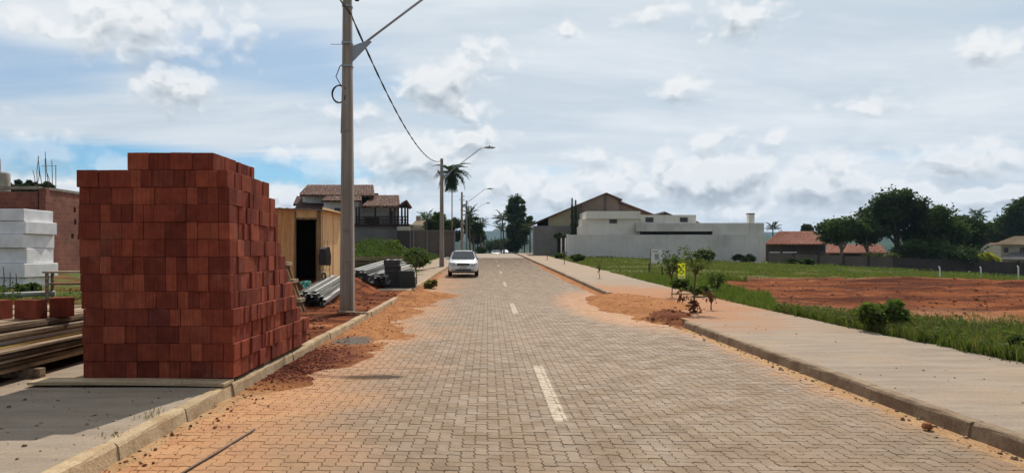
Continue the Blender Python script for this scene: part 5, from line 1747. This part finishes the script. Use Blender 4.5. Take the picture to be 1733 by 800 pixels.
def leaves(C, size, aspect=.5, up=.35, jitter=.35, seed=0, axis=None):
    """diamond leaves folded along the midrib: (V, F)"""
    g = np.random.default_rng(seed)
    N = len(C)
    t = g.normal(size=(N, 3)); t[:, 2] *= .6
    if axis is not None:
        t = t * .6 + axis
    t /= np.linalg.norm(t, axis=1, keepdims=True)
    nrm = g.normal(size=(N, 3)); nrm[:, 2] = np.abs(nrm[:, 2]) + up
    s = np.cross(t, nrm); s /= np.linalg.norm(s, axis=1, keepdims=True) + 1e-9
    nn = np.cross(s, t)
    L = size * (1 + jitter * g.uniform(-1, 1, N))[:, None]
    w = L * aspect * .5
    V = np.stack([C - t * L * .5, C + s * w + nn * L * .08, C + t * L * .5, C - s * w + nn * L * .08], 1).reshape(-1, 3)
    F = (np.arange(N) * 4)[:, None] + np.array([0, 1, 2, 3])[None]
    return V, F
def ball(n, g, lo=.55):
    d = g.normal(size=(n, 3)); d /= np.linalg.norm(d, axis=1, keepdims=True)
    return d * (lo + (1 - lo) * g.random((n, 1)) ** .6)
def tree(name, label, px, Y, top, bottom, wpx, mat, seed, nleaf=5200, ls=.34, nclump=26, bark='bark', group=None, trunk=True, cat='tree', X=None, lob=1.0):
    g = np.random.default_rng(seed)
    rr = random.Random(seed)
    if X is None: X = (px - 825) * Y / 1250
    z0 = gs(X, Y)
    zt = EYE - (top - 428) * Y / 1250 - z0
    zb = max(.1, EYE - (bottom - 428) * Y / 1250 - z0)
    w = wpx * Y / 1250
    r = thing(name, label, cat, (X, Y, z0), 0, group)
    cz = (zt + zb) / 2; rz_ = (zt - zb) / 2
    cl = []
    for k in range(nclump):
        d = g.normal(size=3); d /= np.linalg.norm(d)
        q = (g.random() ** .30)
        cr = min(w * g.uniform(.10, .20) * lob, rz_ * .75)
        # crown fuller in the lower half, breaking up towards the top
        cc = np.array([d[0] * (w / 2 - cr * .6) * q, d[1] * (w / 2 - cr * .6) * q, cz + d[2] * max(.05, rz_ - cr * .6) * q])
        taper = 1 - .22 * max(0, (cc[2] - cz) / rz_)
        cc[0] *= taper; cc[1] *= taper
        cl.append((cc, cr))
    per = int(nleaf * 1.5) // len(cl)
    P = []
    for cc, cr in cl:
        n = int(per * (cr / (w * .15)) ** 2) + 8
        b_ = ball(n, g, .35) * cr * np.array([1.15, 1.15, .85])
        b_ *= (1 + .25 * g.normal(size=(n, 1)))
        P.append(b_ + cc)
    P = np.concatenate(P)
    V, F = leaves(P, ls * 1.15, .6, .5, .4, seed + 1)
    link('crown', fast_mesh('crown', V, F), mat, r)
    if trunk:
        m_ = MB()
        tr_ = max(.07, w * .035)
        m_.tube([(0, 0, -.3), (rr.uniform(-.1, .1) * w * .3, 0, zb * .5), (rr.uniform(-.12, .12) * w * .3, 0, zb + rz_ * .4), (0, 0, zb + rz_ * 1.1)], [tr_ * 1.25, tr_, tr_ * .75, tr_ * .3], 8)
        for cc, cr in cl[:9]:
            h0 = zb * rr.uniform(.55, 1.0) + .1
            m_.tube([(0, 0, h0), (cc[0] * .45, cc[1] * .45, h0 + (cc[2] - h0) * .6), tuple(cc)], [tr_ * .55, tr_ * .38, tr_ * .12], 6)
        m_.build('trunk', M[bark], r)
    return r
def frond_mesh(L, w, seed, arch=.5, mat=None, n=22):
    g = random.Random(seed)
    V = []; F = []
    def P(s_):
        return Vector((L * s_ * (1 - .12 * s_), 0, L * (.35 * s_ - arch * s_ * s_)))
    m_ = MB()
    m_.tube([P(k / 6) for k in range(7)], [.035 * L / 2.5 * (1 - .8 * k / 6) for k in range(7)], 4, False)
    for k in range(n):
        s_ = .10 + .90 * k / (n - 1)
        q = P(s_)
        ll = w * (math.sin(math.pi * min(1, .12 + s_ * .86)) ** .6) * g.uniform(.85, 1.1)
        for sd in (-1, 1):
            tip = q + Vector((ll * .45, sd * ll * .85, -ll * g.uniform(.25, .6)))
            mid = (q + tip) / 2 + Vector((0, 0, ll * .08))
            wd = ll * .085
            m_.add([q, mid + Vector((wd, 0, 0)), tip, mid - Vector((wd, 0, 0))], [(0, 1, 2, 3)])
    me = m_.mesh('frond'); me.materials.append(mat)
    return me
def palm(label, px, Y, crown_py, L, mat, seed, nf=14, group='palms along the street', tr_=.13, droop=.5, dead=0, X=None, w=None, lean=0.0):
    g = random.Random(seed)
    if X is None: X = (px - 825) * Y / 1250
    z0 = gs(X, Y)
    h = EYE - (crown_py - 428) * Y / 1250 - z0
    r = thing('palm_tree', label, 'palm tree', (X, Y, z0), 0, group)
    m_ = MB()
    N = 9
    m_.tube([(lean * (k / N) ** 2, 0, -.3 + (h + .3) * k / N) for k in range(N + 1)], [tr_ * (1.25 if k == 0 else 1 - .25 * k / N) for k in range(N + 1)], 9)
    m_.build('trunk', M['bark_pale'] if nf > 28 else M['bark'], r)
    me = [frond_mesh(L, w or L * .26, seed + k, droop, mat) for k in range(3)]
    for k in range(nf):
        o = bpy.data.objects.new('frond', me[k % 3]); col.objects.link(o); o.parent = r
        o.location = (lean, 0, h - .05)
        tier = k / nf
        o.rotation_euler = (g.uniform(-.2, .2), -(1.15 - (2.3 if nf > 28 else 1.5) * tier) + g.uniform(-.15, .15), k * 2.399 + g.uniform(-.2, .2))
        sc = g.uniform(.85, 1.08); o.scale = (sc, sc, sc)
    if dead:
        md = frond_mesh(L * 1.15, L * .22, seed + 77, .15, M['leaf_dark'], 30)
        for k in range(dead):
            o = bpy.data.objects.new('dead_frond', md); col.objects.link(o); o.parent = r
            o.location = (lean, 0, h - .25)
            o.rotation_euler = (0, 1.42 + g.uniform(-.2, .12), 2.6 + k * 3.2 / dead + g.uniform(-.5, .5))
    return r
# left of the road
palm('very tall slim palm with drooping fronds rising behind the second pole', 765, 98, 292, 2.45, M['leaf_dark'], 5, 32, None, .085, 1.0, 11, None, .8)
tree('broadleaf_tree', 'dark leafy tree over the boundary wall left of the second pole', 741, 100, 358, 400, 46, M['leaf_mid'], 21, 4200, .34, 22, 'bark', 'trees behind the boundary wall')
palm('short bushy palm beside the small cream house', 722, 98, 372, 1.9, M['leaf_mid'], 9, 14, 'palms behind the boundary wall')
tree('broadleaf_tree', 'dark tree between the second pole and the third pole', 768, 112, 364, 412, 34, M['leaf_dark'], 22, 3600, .34, 20, 'bark', 'trees behind the boundary wall')
tree('broadleaf_tree', 'tall dark tree just right of the third and fourth poles', 801, 128, 357, 405, 34, M['leaf_dark'], 23, 3600, .36, 20, 'bark', 'trees behind the boundary wall')
palm('palm with arched fronds right of the fourth pole', 814, 134, 381, 2.4, M['leaf_dark'], 12, 12, 'palms along the street')
palm('palm showing its crown between the third and fourth poles', 795, 120, 362, 2.2, M['leaf_dark'], 14, 12, 'palms along the street')
tree('clipped_tree', 'dense dark rounded street tree left of the road end', 808, 138, 384, 412, 32, M['leaf_dark'], 24, 4600, .34, 26, 'bark', None, True, 'tree', None, 1.25)
tree('shrub', 'low shrubs at the foot of the street trees left of the road end', 812, 130, 417, 431, 26, M['leaf_mid'], 25, 1500, .25, 12, 'bark', None, False, 'shrub')
m_ = MB()
for k in range(7):
    m_.box(((796 + k * 4.2 - 825) * .112 + 3.3, 0, 1.1), (.12, .12, 2.2))
fr = thing('picket_fence', 'pale upright posts of a far fence left of the road end', 'fence', (-3.3, 140, float(zr(140)) + .1))
for k in range(7):
    MB().box(((796 + k * 4.2 - 825) * .112 + 3.3, 0, .95), (.16, .12, 1.9)).build('picket', M['concrete'], fr)
MB().box(((796 + 12.6 - 825) * .112 + 3.3, .07, 1.2), (3.2, .05, .1)).build('rail', M['concrete'], fr)
# right of the road end
tree('tall_tree', 'tallest dark street tree right of the road end', 875, 138, 326, 405, 40, M['leaf_dark'], 31, 5200, .36, 26, 'bark', 'street trees right of the road end', True, 'tree', None, 1.0)
tree('tall_tree', 'narrower dark tree on the right side of the tallest street tree', 888, 130, 343, 415, 26, M['leaf_dark'], 32, 3200, .34, 18, 'bark', 'street trees right of the road end')
tree('tall_tree', 'low dense part of the street trees next to the grey house wall', 876, 134, 372, 429, 46, M['leaf_dark'], 33, 5500, .34, 26, 'bark', 'street trees right of the road end')
palm('leaning palm on the left side of the tallest street tree', 853, 134, 372, 2.6, M['leaf_dark'], 15, 15, 'palms along the street', .15, .55, 0, None, None, -.3)
palm('palm crown above the tallest street tree', 872, 141, 338, 2.0, M['leaf_dark'], 27, 14, 'palms along the street', .15, .6)
palm('lower palm on the left side of the tallest street tree', 848, 142, 388, 2.3, M['leaf_dark'], 16, 12, 'palms along the street')
palm('small palm between the dark street trees and the gabled house', 897, 112, 385, 1.9, M['leaf_dark'], 17, 12, 'palms along the street')
tree('hedge', 'dark hedge closing the far end of the road', 845, 215, 404, 430, 52, M['leaf_dark'], 34, 5200, .5, 30, 'bark', None, False, 'hedge')
for px, t in ((968.2, 335), (974.3, 338.5)):
    X = (px - 825) * 91 / 1250; z0 = gs(X, 91); h = EYE - (t - 428) * 91 / 1250 - z0
    r = thing('slim_conifer', 'slim dark conifer against the gabled house, %s of the pair' % ('left' if px < 970 else 'right'), 'tree', (X, 91, z0), 0, 'slim conifers before the gabled house')
    g = np.random.default_rng(int(px)); n = 2200
    u = g.random(n); rad = .16 * np.minimum(1, (1 - u) * 3.5) ** .7 * (.85 + .3 * np.sin(u * 40)); a_ = g.uniform(0, 6.283, n); q = rad * np.sqrt(g.random(n))
    link('crown', fast_mesh('crown', *leaves(np.column_stack([np.cos(a_) * q, np.sin(a_) * q, .4 + u * (h - .4)]), .2, .4, .3, .4, 5)), M['leaf_dark'], r)
    MB().tube([(0, 0, -.2), (0, 0, h * .5), (0, 0, h * .95)], [.09, .07, .02], 7).build('trunk', M['bark'], r)
tree('shrub', 'bushy plant spilling over the gateway at the end of the bare wall', 948, 87, 391, 407, 22, M['leaf_mid'], 36, 1100, .2, 10, 'bark', None, True, 'shrub')
tree('shrub', 'shrub at the left end of the bare grey wall beside the gateway', 947, 76, 428, 441, 22, M['leaf_mid'], 37, 1300, .17, 10, 'bark', 'shrubs along the bare wall', False, 'shrub')
tree('shrub', 'dark green shrub on the pavement edge before the gateway', 977, 64, 430, 449, 30, M['leaf_mid'], 38, 2200, .15, 14, 'bark', 'shrubs along the bare wall', False, 'shrub')
tree('shrub', 'long low dark weeds at the foot of the bare wall', 1020, 83, 434, 441, 60, M['leaf_dark'], 39, 1600, .2, 18, 'bark', 'shrubs along the bare wall', False, 'shrub', None, .5)
tree('shrub', 'dark shrub at the foot of the bare wall behind the yellow sign', 1193, 78, 422, 445, 42, M['leaf_dark'], 40, 2200, .2, 16, 'bark', 'shrubs along the bare wall', False, 'shrub')
tree('shrub', 'widest dark shrub near the right end of the bare wall', 1262, 82, 430, 446, 42, M['leaf_dark'], 41, 2400, .2, 16, 'bark', 'shrubs along the bare wall', False, 'shrub')
tree('shrub', 'shrub in front of the plot wall under the red roof', 1340, 80, 437, 452, 26, M['leaf_dark'], 42, 1500, .2, 12, 'bark', 'shrubs along the plot wall', False, 'shrub')
tree('shrub', 'green shrub in front of the plot wall right of the red roof', 1365, 78, 436, 453, 26, M['leaf_mid'], 43, 1500, .2, 12, 'bark', 'shrubs along the plot wall', False, 'shrub')
tree('shrub', 'shrub spilling over the plot wall below the tallest tree', 1490, 86, 424, 452, 60, M['leaf_olive'], 44, 2600, .25, 18, 'bark', 'shrubs along the plot wall', False, 'shrub')
# beyond the field
tree('round_tree', 'rounded dark tree over the orange roof, left of the tallest field tree', 1425, 92, 365, 416, 82, M['leaf_mid'], 51, 5200, .36, 26, 'bark_pale', 'trees behind the plot wall')
tree('round_tree', 'second rounded tree touching the left side of the tallest field tree', 1468, 93, 368, 415, 64, M['leaf_dark'], 52, 5000, .36, 26, 'bark_pale', 'trees behind the plot wall')
tree('tall_tree', 'tallest dark tree behind the plot wall with sky showing through', 1517, 94, 317, 410, 112, M['leaf_dark'], 53, 9000, .38, 30, 'bark', 'trees behind the plot wall', True, 'tree', None, .95)
tree('tall_tree', 'dark tree just right of the tallest field tree', 1583, 93, 345, 440, 92, M['leaf_mid'], 54, 6500, .38, 28, 'bark', 'trees behind the plot wall')
tree('tall_tree', 'broad dark tree left of the far red roof', 1624, 96, 361, 440, 84, M['leaf_dark'], 55, 7500, .38, 34, 'bark', 'trees behind the plot wall')
tree('hedge', 'dark mass of bushes on the plot wall under the trees', 1605, 87, 414, 468, 104, M['leaf_dark'], 56, 8000, .32, 36, 'bark', 'trees behind the plot wall', False, 'bush')
tree('hedge', 'dark bushes behind the plot wall below the tallest tree', 1545, 88, 405, 462, 74, M['leaf_dark'], 57, 5000, .32, 28, 'bark', 'trees behind the plot wall', False, 'bush')
tree('tall_tree', 'hazy green tree behind the far red roof', 1668, 150, 374, 425, 54, M['leaf_mid'], 58, 4200, .5, 24, 'bark', 'trees on the skyline at the right')
tree('tall_tree', 'green tree between the far red roof and the cream house', 1695, 145, 366, 420, 50, M['leaf_mid'], 59, 4200, .5, 24, 'bark', 'trees on the skyline at the right')
tree('tall_tree', 'big dark tree over the cream house at the right picture edge', 1735, 135, 336, 412, 84, M['leaf_dark'], 60, 7500, .48, 36, 'bark', 'trees on the skyline at the right')
tree('tall_tree', 'dark flat-topped tree on the skyline left of the small palm', 1628, 150, 361, 420, 50, M['leaf_dark'], 61, 4200, .5, 24, 'bark', 'trees on the skyline at the right')
palm('small palm on the skyline above the far red roof', 1654, 140, 366, 2.6, M['leaf_dark'], 18, 14, None)
palm('small palm behind the red tiled roof beside the bare wall', 1308, 128, 386, 2.0, M['leaf_dark'], 19, 14, None)
tree('small_tree', 'small rounded tree on the skyline behind the red tiled roof', 1364, 140, 379, 398, 22, M['leaf_dark'], 62, 1500, .4, 12, 'bark')
tree('bush', 'bright yellow-green bush below the far red roof', 1673, 104, 427, 446, 40, M['leaf_yellow'], 63, 2600, .26, 16, 'bark', None, False, 'bush')
tree('tall_tree', 'dark tree just beyond the right picture edge', 1830, 120, 345, 430, 90, M['leaf_dark'], 64, 5000, .5, 26, 'bark', 'trees on the skyline at the right')
for px, t, w, s_ in ((25, 303, 34, 71), (52, 306, 24, 72), (76, 308, 28, 73)):
    tree('tall_tree', {71: 'dark treetop beside the roof tank above the unfinished building', 72: 'middle dark treetop above the unfinished building', 73: 'dark treetop next to the rebar of the unfinished building'}[s_], px, 64, t, 330, w, M['leaf_dark'], s_, 1800, .35, 14, 'bark', 'treetops above the unfinished building')

# ------------------------------------------------------------------ grass and weeds
def blades(name, XY, h, w, mat, seed, zf=gsurf, lean=.5, kind='stuff'):
    g = np.random.default_rng(seed)
    N = len(XY)
    a = g.uniform(0, 6.283, N)
    H = h * (.55 + .9 * g.random(N))
    if np.ndim(h): H = h * (.6 + .8 * g.random(N))
    l = g.uniform(0, lean, N) * H
    b_ = g.uniform(0, 6.283, N)
    Z = zf(XY[:, 0], XY[:, 1]) - .01
    B = np.column_stack([XY, Z])
    s = np.column_stack([np.cos(a), np.sin(a), 0 * a]) * (w * (.6 + .8 * g.random(N)))[:, None] * .5
    mid = B + np.column_stack([np.cos(b_) * l * .35, np.sin(b_) * l * .35, H * .6])
    tip = B + np.column_stack([np.cos(b_) * l, np.sin(b_) * l, H * (1 - .25 * lean * g.random(N))])
    V = np.stack([B - s, B + s, mid + s * .7, tip, mid - s * .7], 1).reshape(-1, 3)
    F = (np.arange(N) * 5)[:, None] + np.array([0, 1, 2, 3, 4])[None]
    return tag(link(name, fast_mesh(name, V, F), mat), kind=kind)
def field(n, x0, x1, y0, y1, keep, seed):
    g = np.random.default_rng(seed)
    P = np.column_stack([g.uniform(x0, x1, n), g.uniform(y0, y1, n)])
    return P[keep(P[:, 0], P[:, 1], g)]
# verge beside the right pavement
def verge(x, y, g):
    n = fbm(x * 1.3, y * 1.3, 91, 4)
    w = np.interp(y, [5, 10, 13, 15, 17, 18.5], [3.6, 3.4, 3.0, 2.2, 1.0, .3])
    d = (x - SWR + .20 * (fbm(x * 0 + 3, y * 2.2, 95, 4) - .3)) / (w * (.6 + .9 * n))
    return (d > 0) & (d < 1) & (g.random(len(x)) < (1.15 - d * .75) * sstep(n, .25, .5)) & (x < y * .735 + .6)
P = field(150000, 6.85, 11.5, 7.5, 18.6, verge, 1)
blades('verge_grass', P[: len(P) * 4 // 5], .17, .012, M['grass'], 2)
blades('verge_grass', P[len(P) * 4 // 5:], .26, .011, M['grass_dry'], 3)
g_ = np.random.default_rng(31)
ctr = P[g_.choice(len(P), 80, replace=False)]
T_ = np.concatenate([c + g_.normal(0, .055, (70, 2)) for c in ctr])
blades('verge_tufts', T_, .24, .011, M['grass'], 32, gsurf, .75)
P = P[::9]
g_ = np.random.default_rng(8)
C = np.column_stack([P, gsurf(P[:, 0], P[:, 1]) + g_.uniform(.02, .24, len(P))])
tag(link('verge_weeds', fast_mesh('verge_weeds', *leaves(C, .085, .5, .6, .5, 9)), M['leaf_mid']), kind='stuff')
# strip of grass between pavement and bare lot further up, and the field behind
def strip(x, y, g):
    n = fbm(x * .5, y * .5, 92, 4)
    w = np.interp(y, [18, 24, 30, 36], [.3, 1.6, 2.4, 4.5]) * (.5 + n)
    return (x > SWR - .05 - .2 * (n - .4)) & (x < SWR + w) & (g.random(len(x)) < .25 + n)
P = field(52000, 7.1, 12, 18, 37, strip, 4)
blades('plot_grass', P, .20, .016, M['grass'], 5)
def fld(x, y, g):
    n = fbm(x * .35, y * .35, 93, 4)
    edge = 35.6 + (x - 8) * .08 + 3.0 * (fbm(x * .4, y * 0, 94, 3) - .5)
    return (y > edge) & (g.random(len(x)) < sstep(n, .38, .64) * 1.0 + .05) & (x < y * .74 + 2) & (y < 84)
P = field(330000, 7.15, 64, 34, 84, fld, 6)
k = len(P) * 13 // 20
blades('field_grass', P[:k], .15, .030, M['grass'], 7)
blades('field_grass', P[k:], .17, .026, M['grass_dry'], 8)
P = field(16000, 7.4, 60, 36, 82, lambda x, y, g: (fbm(x * .45, y * .45, 105, 3) > .6) & (x < y * .74), 33)
C = np.column_stack([P, gsurf(P[:, 0], P[:, 1]) + np.random.default_rng(4).uniform(.02, .38, len(P))])
tag(link('field_weeds', fast_mesh('field_weeds', *leaves(C, .20, .45, .5, .5, 34)), M['leaf_light']), kind='stuff')
P = field(5200, 7.2, 11, 8, 17, lambda x, y, g: (fbm(x * 1.7, y * 1.7, 106, 3) > .55) & (x < y * .74) & (x < 10.2 - (y - 8) * .15), 35)
C = np.column_stack([P, gsurf(P[:, 0], P[:, 1]) + np.random.default_rng(5).uniform(.02, .30, len(P))])
tag(link('verge_weeds', fast_mesh('verge_weeds', *leaves(C, .10, .5, .5, .5, 36)), M['leaf_light']), kind='stuff')
# sparse tufts on the bare lot's near side
P = field(9000, 9, 20, 12.5, 17.5, lambda x, y, g: (fbm(x * 1.5, y * 1.5, 97, 4) > .56) & (x < y * .75 + 1), 9)
blades('lot_tufts', P, .12, .012, M['grass_dry'], 10)
# weeds of the vacant plot on the left
def weedh(x, y):
    return np.maximum(0, 1.75 * np.exp(-((x + 7.4) / 2.2) ** 2 - ((y - 50) / 8) ** 2) + .9 * fbm(x * .7, y * .45, 99, 3) ** 1.5)
P = field(60000, -16, -5.2, 35, 78, lambda x, y, g: (fbm(x * .3, y * .3, 98, 3) > .25), 11)
g_ = np.random.default_rng(12)
hh = weedh(P[:, 0], P[:, 1])
C = np.column_stack([P, gsurf(P[:, 0], P[:, 1]) + hh * g_.random(len(P)) ** .5])
tag(link('plot_weeds', fast_mesh('plot_weeds', *leaves(C, .20, .35, .4, .5, 13)), M['leaf_mid']), kind='stuff')
blades('plot_weeds', P[::4], np.maximum(.25, hh[::4] * .6), .03, M['grass'], 14, lambda x, y: gsurf(x, y) + hh[::4] * .3)
tree('shrub', 'tall weeds at the top of the green bank right of the near pole', 652, 50, 406, 446, 62, M['leaf_light'], 91, 2600, .22, 18, 'bark', 'weed thickets on the green bank', False, 'weeds')
tree('shrub', 'weeds on the green bank just behind the near pole', 618, 47, 420, 450, 50, M['leaf_mid'], 92, 1800, .2, 16, 'bark', 'weed thickets on the green bank', False, 'weeds')
tree('shrub', 'weeds on the green bank before the brown boundary wall', 700, 46, 419, 452, 56, M['leaf_light'], 93, 2000, .2, 16, 'bark', 'weed thickets on the green bank', False, 'weeds')
# yard behind the timber pile on the left
P = field(26000, -19, -6.0, 11.5, 24, lambda x, y, g: (fbm(x * .6, y * .6, 101, 3) > .42) & (x < -5.7 - (y - 12) * .12), 15)
blades('yard_grass', P, .09, .014, M['grass'], 16)
P = field(9000, -17, -7.0, 15, 23, lambda x, y, g: fbm(x * .6, y * .6, 103, 3) > .66, 17)
C = np.column_stack([P, gsurf(P[:, 0], P[:, 1]) + np.random.default_rng(3).uniform(.02, .35, len(P))])
tag(link('yard_weeds', fast_mesh('yard_weeds', *leaves(C, .13, .45, .5, .5, 18)), M['leaf_mid']), kind='stuff')
tree('yard_shrub', 'leafy shrub in front of the white foam blocks', 47, 20.5, 478, 508, 40, M['leaf_mid'], 81, 900, .10, 10, 'bark', None, True, 'shrub')
# weeds in the cracks of the left pavement edge
P = field(900, -3.15, -2.95, 4.5, 12, lambda x, y, g: fbm(x * 3, y * 3, 104, 3) > .58, 19)
blades('kerb_weeds', P, .05, .008, M['grass_dry'], 20, lambda x, y: zr(y) + .14)

# ------------------------------------------------------------------ single plants
def sapling(name, label, loc, h, spread_, nleaf, ls, mat, seed, bare=.45, group=None, dead=False, stakes=False, cat='sapling', thick=.018, aspect=.36):
    g = random.Random(seed)
    gg = np.random.default_rng(seed)
    r = thing(name, label, cat, loc, 0, group)
    m_ = MB()
    trunk = [(0, 0, -.05)] + [(g.uniform(-.03, .03), g.uniform(-.03, .03), h * bare * k / 3) for k in (1, 2, 3)]
    m_.tube(trunk, [thick * 1.2, thick, thick * .9, thick * .8], 7)
    C = []; A = []
    nb = 11
    top = Vector(trunk[-1])
    for k in range(nb):
        a = k * 2.4 + g.uniform(-.4, .4)
        up_ = g.uniform(.25, 1.0)
        tip = top + Vector((math.cos(a) * spread_ * (1.1 - up_ * .5) * g.uniform(.6, 1), math.sin(a) * spread_ * (1.1 - up_ * .5) * g.uniform(.6, 1), (h - top.z) * up_))
        mid = top.lerp(tip, .5) + Vector((0, 0, .08 * h))
        m_.tube([top, mid, tip], [thick * .55, thick * .4, thick * .2], 5)
        for q in range(nleaf // nb):
            t = g.uniform(.3, 1.05)
            p_ = (top.lerp(mid, t * 2) if t < .5 else mid.lerp(tip, t * 2 - 1))
            off = Vector((g.gauss(0, 1), g.gauss(0, 1), g.gauss(0, .7))) * ls * .7
            C.append(p_ + off)
            d = Vector((tip.x - top.x, tip.y - top.y, 0))
            d = d.normalized() if d.length > 0 else Vector((1, 0, 0))
            A.append(tuple(d * .7 + Vector((0, 0, -.35))))
    V, F = leaves(np.array([tuple(c) for c in C]), ls, aspect, .3, .4, seed, np.array(A))
    link('foliage', fast_mesh('foliage', V, F), mat, r)
    m_.build('stem', M['stem'], r)
    return r
s1 = sapling('sapling', 'young tree at the right kerb end with brown dead leaves round its foot', (5.08, 18.1, .14), 1.60, .50, 190, .125, M['leaf_light'], 3, .58, 'street saplings on the right pavement', thick=.024)
gg = np.random.default_rng(5)
C = np.column_stack([gg.normal(0, .09, 60), gg.normal(0, .09, 60), gg.uniform(.02, .36, 60)])
link('dead_leaves', fast_mesh('dead_leaves', *leaves(C, .14, .5, .2, .4, 6)), M['leaf_dead'], s1)
C = np.column_stack([gg.normal(-.33, .06, 24), gg.normal(-.05, .05, 24), gg.uniform(.30, .58, 24)])
link('hanging_dead_leaves', fast_mesh('dead_leaves', *leaves(C, .14, .4, .2, .4, 7, np.tile([[0, 0, -1.2]], (24, 1)))), M['leaf_dead'], s1)
mq = MB(); mq.tube([(0, 0, .55), (-.18, -.03, .66), (-.33, -.05, .58)], .009, 5); mq.build('broken_branch', M['stem'], s1)
a = at(1143, 486, 23); sapling('sapling', 'leafy young tree left of the yellow banner sign', (a.x + .15, 24, gs(a.x, 24)), 1.75, .42, 240, .14, M['leaf_mid'], 4, .5, 'street saplings on the right pavement')
a = at(1215, 480, 25); sapling('sapling', 'small leafy plant right of the sapling at the edge of the red lot', (a.x, 25, gs(a.x, 25)), .75, .38, 200, .15, M['leaf_mid'], 6, .25, None, cat='plant')
a = at(1207, 515, 18.8); r_ = sapling('dead_plant', 'withered brown stub of a plant on the pavement edge right of the sapling', (a.x, 18.9, .14), .55, .14, 60, .11, M['leaf_dead'], 8, .3, None, cat='plant')
a = at(1155, 486, 25.5); tree('shrub', 'dark green weeds at the foot of the yellow banner sign', 1152, 25.5, 470, 492, 34, M['leaf_mid'], 82, 900, .10, 12, 'bark', None, False, 'shrub')
tree('shrub', 'grass-green weeds on the pavement edge behind the sapling', 1185, 24, 480, 499, 40, M['leaf_light'], 83, 700, .10, 12, 'bark', None, False, 'shrub')
a = at(1015, 474, 36); sapling('sapling', 'thin bare sapling on the right pavement beyond the soil mound', (a.x, 36, float(zr(36)) + .14), .85, .22, 50, .12, M['leaf_olive'], 9, .35, 'thin saplings far up the right pavement')
a = at(955, 455, 58); sapling('sapling', 'thin sapling farther up the right pavement before the gateway shrubs', (a.x, 58, float(zr(58)) + .14), 1.1, .25, 60, .14, M['leaf_olive'], 10, .4, 'thin saplings far up the right pavement', thick=.03)
a = at(926, 445, 70); sapling('sapling', 'farthest thin sapling on the right pavement', (a.x, 70, float(zr(70)) + .14), 1.0, .25, 50, .16, M['leaf_olive'], 11, .4, 'thin saplings far up the right pavement', thick=.03)
sapling('sapling', 'drooping leafy sapling on the left pavement beside the dark crates', (-2.98, 31.0, float(zr(31)) + .14), 1.45, .72, 150, .17, M['leaf_mid'], 12, .42, None, thick=.024)
tree('dry_clump', 'clump of yellow-brown dry grass on the left kerb beyond the crates', 729, 30.5, 470, 488, 24, M['grass_dry'], 84, 500, .14, 8, 'bark', None, False, 'grass clump')
tree('leafy_bush', 'round leafy bush growing from the grass at the right pavement edge', 1497, 13.9, 503, 560, 80, M['leaf_light'], 85, 1100, .11, 22, 'bark', None, True, 'bush', 7.45, 1.0)
tree('shrub', 'grassy weeds on the verge at the right picture edge', 1722, 10.6, 566, 612, 40, M['leaf_mid'], 86, 500, .06, 12, 'bark', None, False, 'shrub')

# ------------------------------------------------------------------ hills on the skyline
M['hill'] = two('wooded_hill', (.026, .044, .022), (.050, .072, .034), .004, 1.0, .4, .6, 0)
for q in M['hill'].node_tree.nodes:
    if q.type == 'BSDF_PRINCIPLED': q.inputs['Specular IOR Level'].default_value = 0
def hill_mesh(R, hf, seed, n=220, a0=-.95, a1=.95, depth=500):
    A = np.linspace(a0, a1, n)
    rows = []
    for k, (dr, f) in enumerate([(-depth, 0), (-depth * .5, .55), (0, 1), (depth, .0)]):
        rr_ = R + dr
        h = hf(A) * f * (.9 + .2 * fbm(A * 12, A * 0 + k, seed, 4))
        rows.append(np.column_stack([np.sin(A) * rr_, np.cos(A) * rr_, -16 + h]))
    V = np.concatenate(rows)
    F = []
    for k in range(3):
        for i in range(n - 1):
            F.append((k * n + i, k * n + i + 1, (k + 1) * n + i + 1, (k + 1) * n + i))
    return fast_mesh('hills', V, np.array(F), True)
tag(link('hills', hill_mesh(2700, lambda A: 104 * (.88 + .12 * np.sin(A * 7 + 1) + .25 * (fbm(A * 6, A * 0, 5, 4) - .5)), 3), M['hill']), kind='structure')
tag(link('hills', hill_mesh(1500, lambda A: 38 + 16 * fbm(A * 9, A * 0 + 4, 9, 4) + 0 * A, 7), M['hill']), kind='structure')

# ------------------------------------------------------------------ air
HAZE = 0.00011
if HAZE:
    m = bpy.data.materials.new('air'); m.use_nodes = True
    T = NT(m.node_tree)
    m.node_tree.nodes.remove(m.node_tree.nodes['Principled BSDF'])
    pvn = T.n('ShaderNodeVolumePrincipled', None, Color=(.45, .66, 1.0), Density=HAZE, Anisotropy=.2)
    T.l.new(pvn.outputs[0], m.node_tree.nodes['Material Output'].inputs['Volume'])
    hz_ = MB().box((0, 2500, 62.5), (6600, 5600, 175)).build('haze', m, None)
    tag(hz_, kind='stuff')
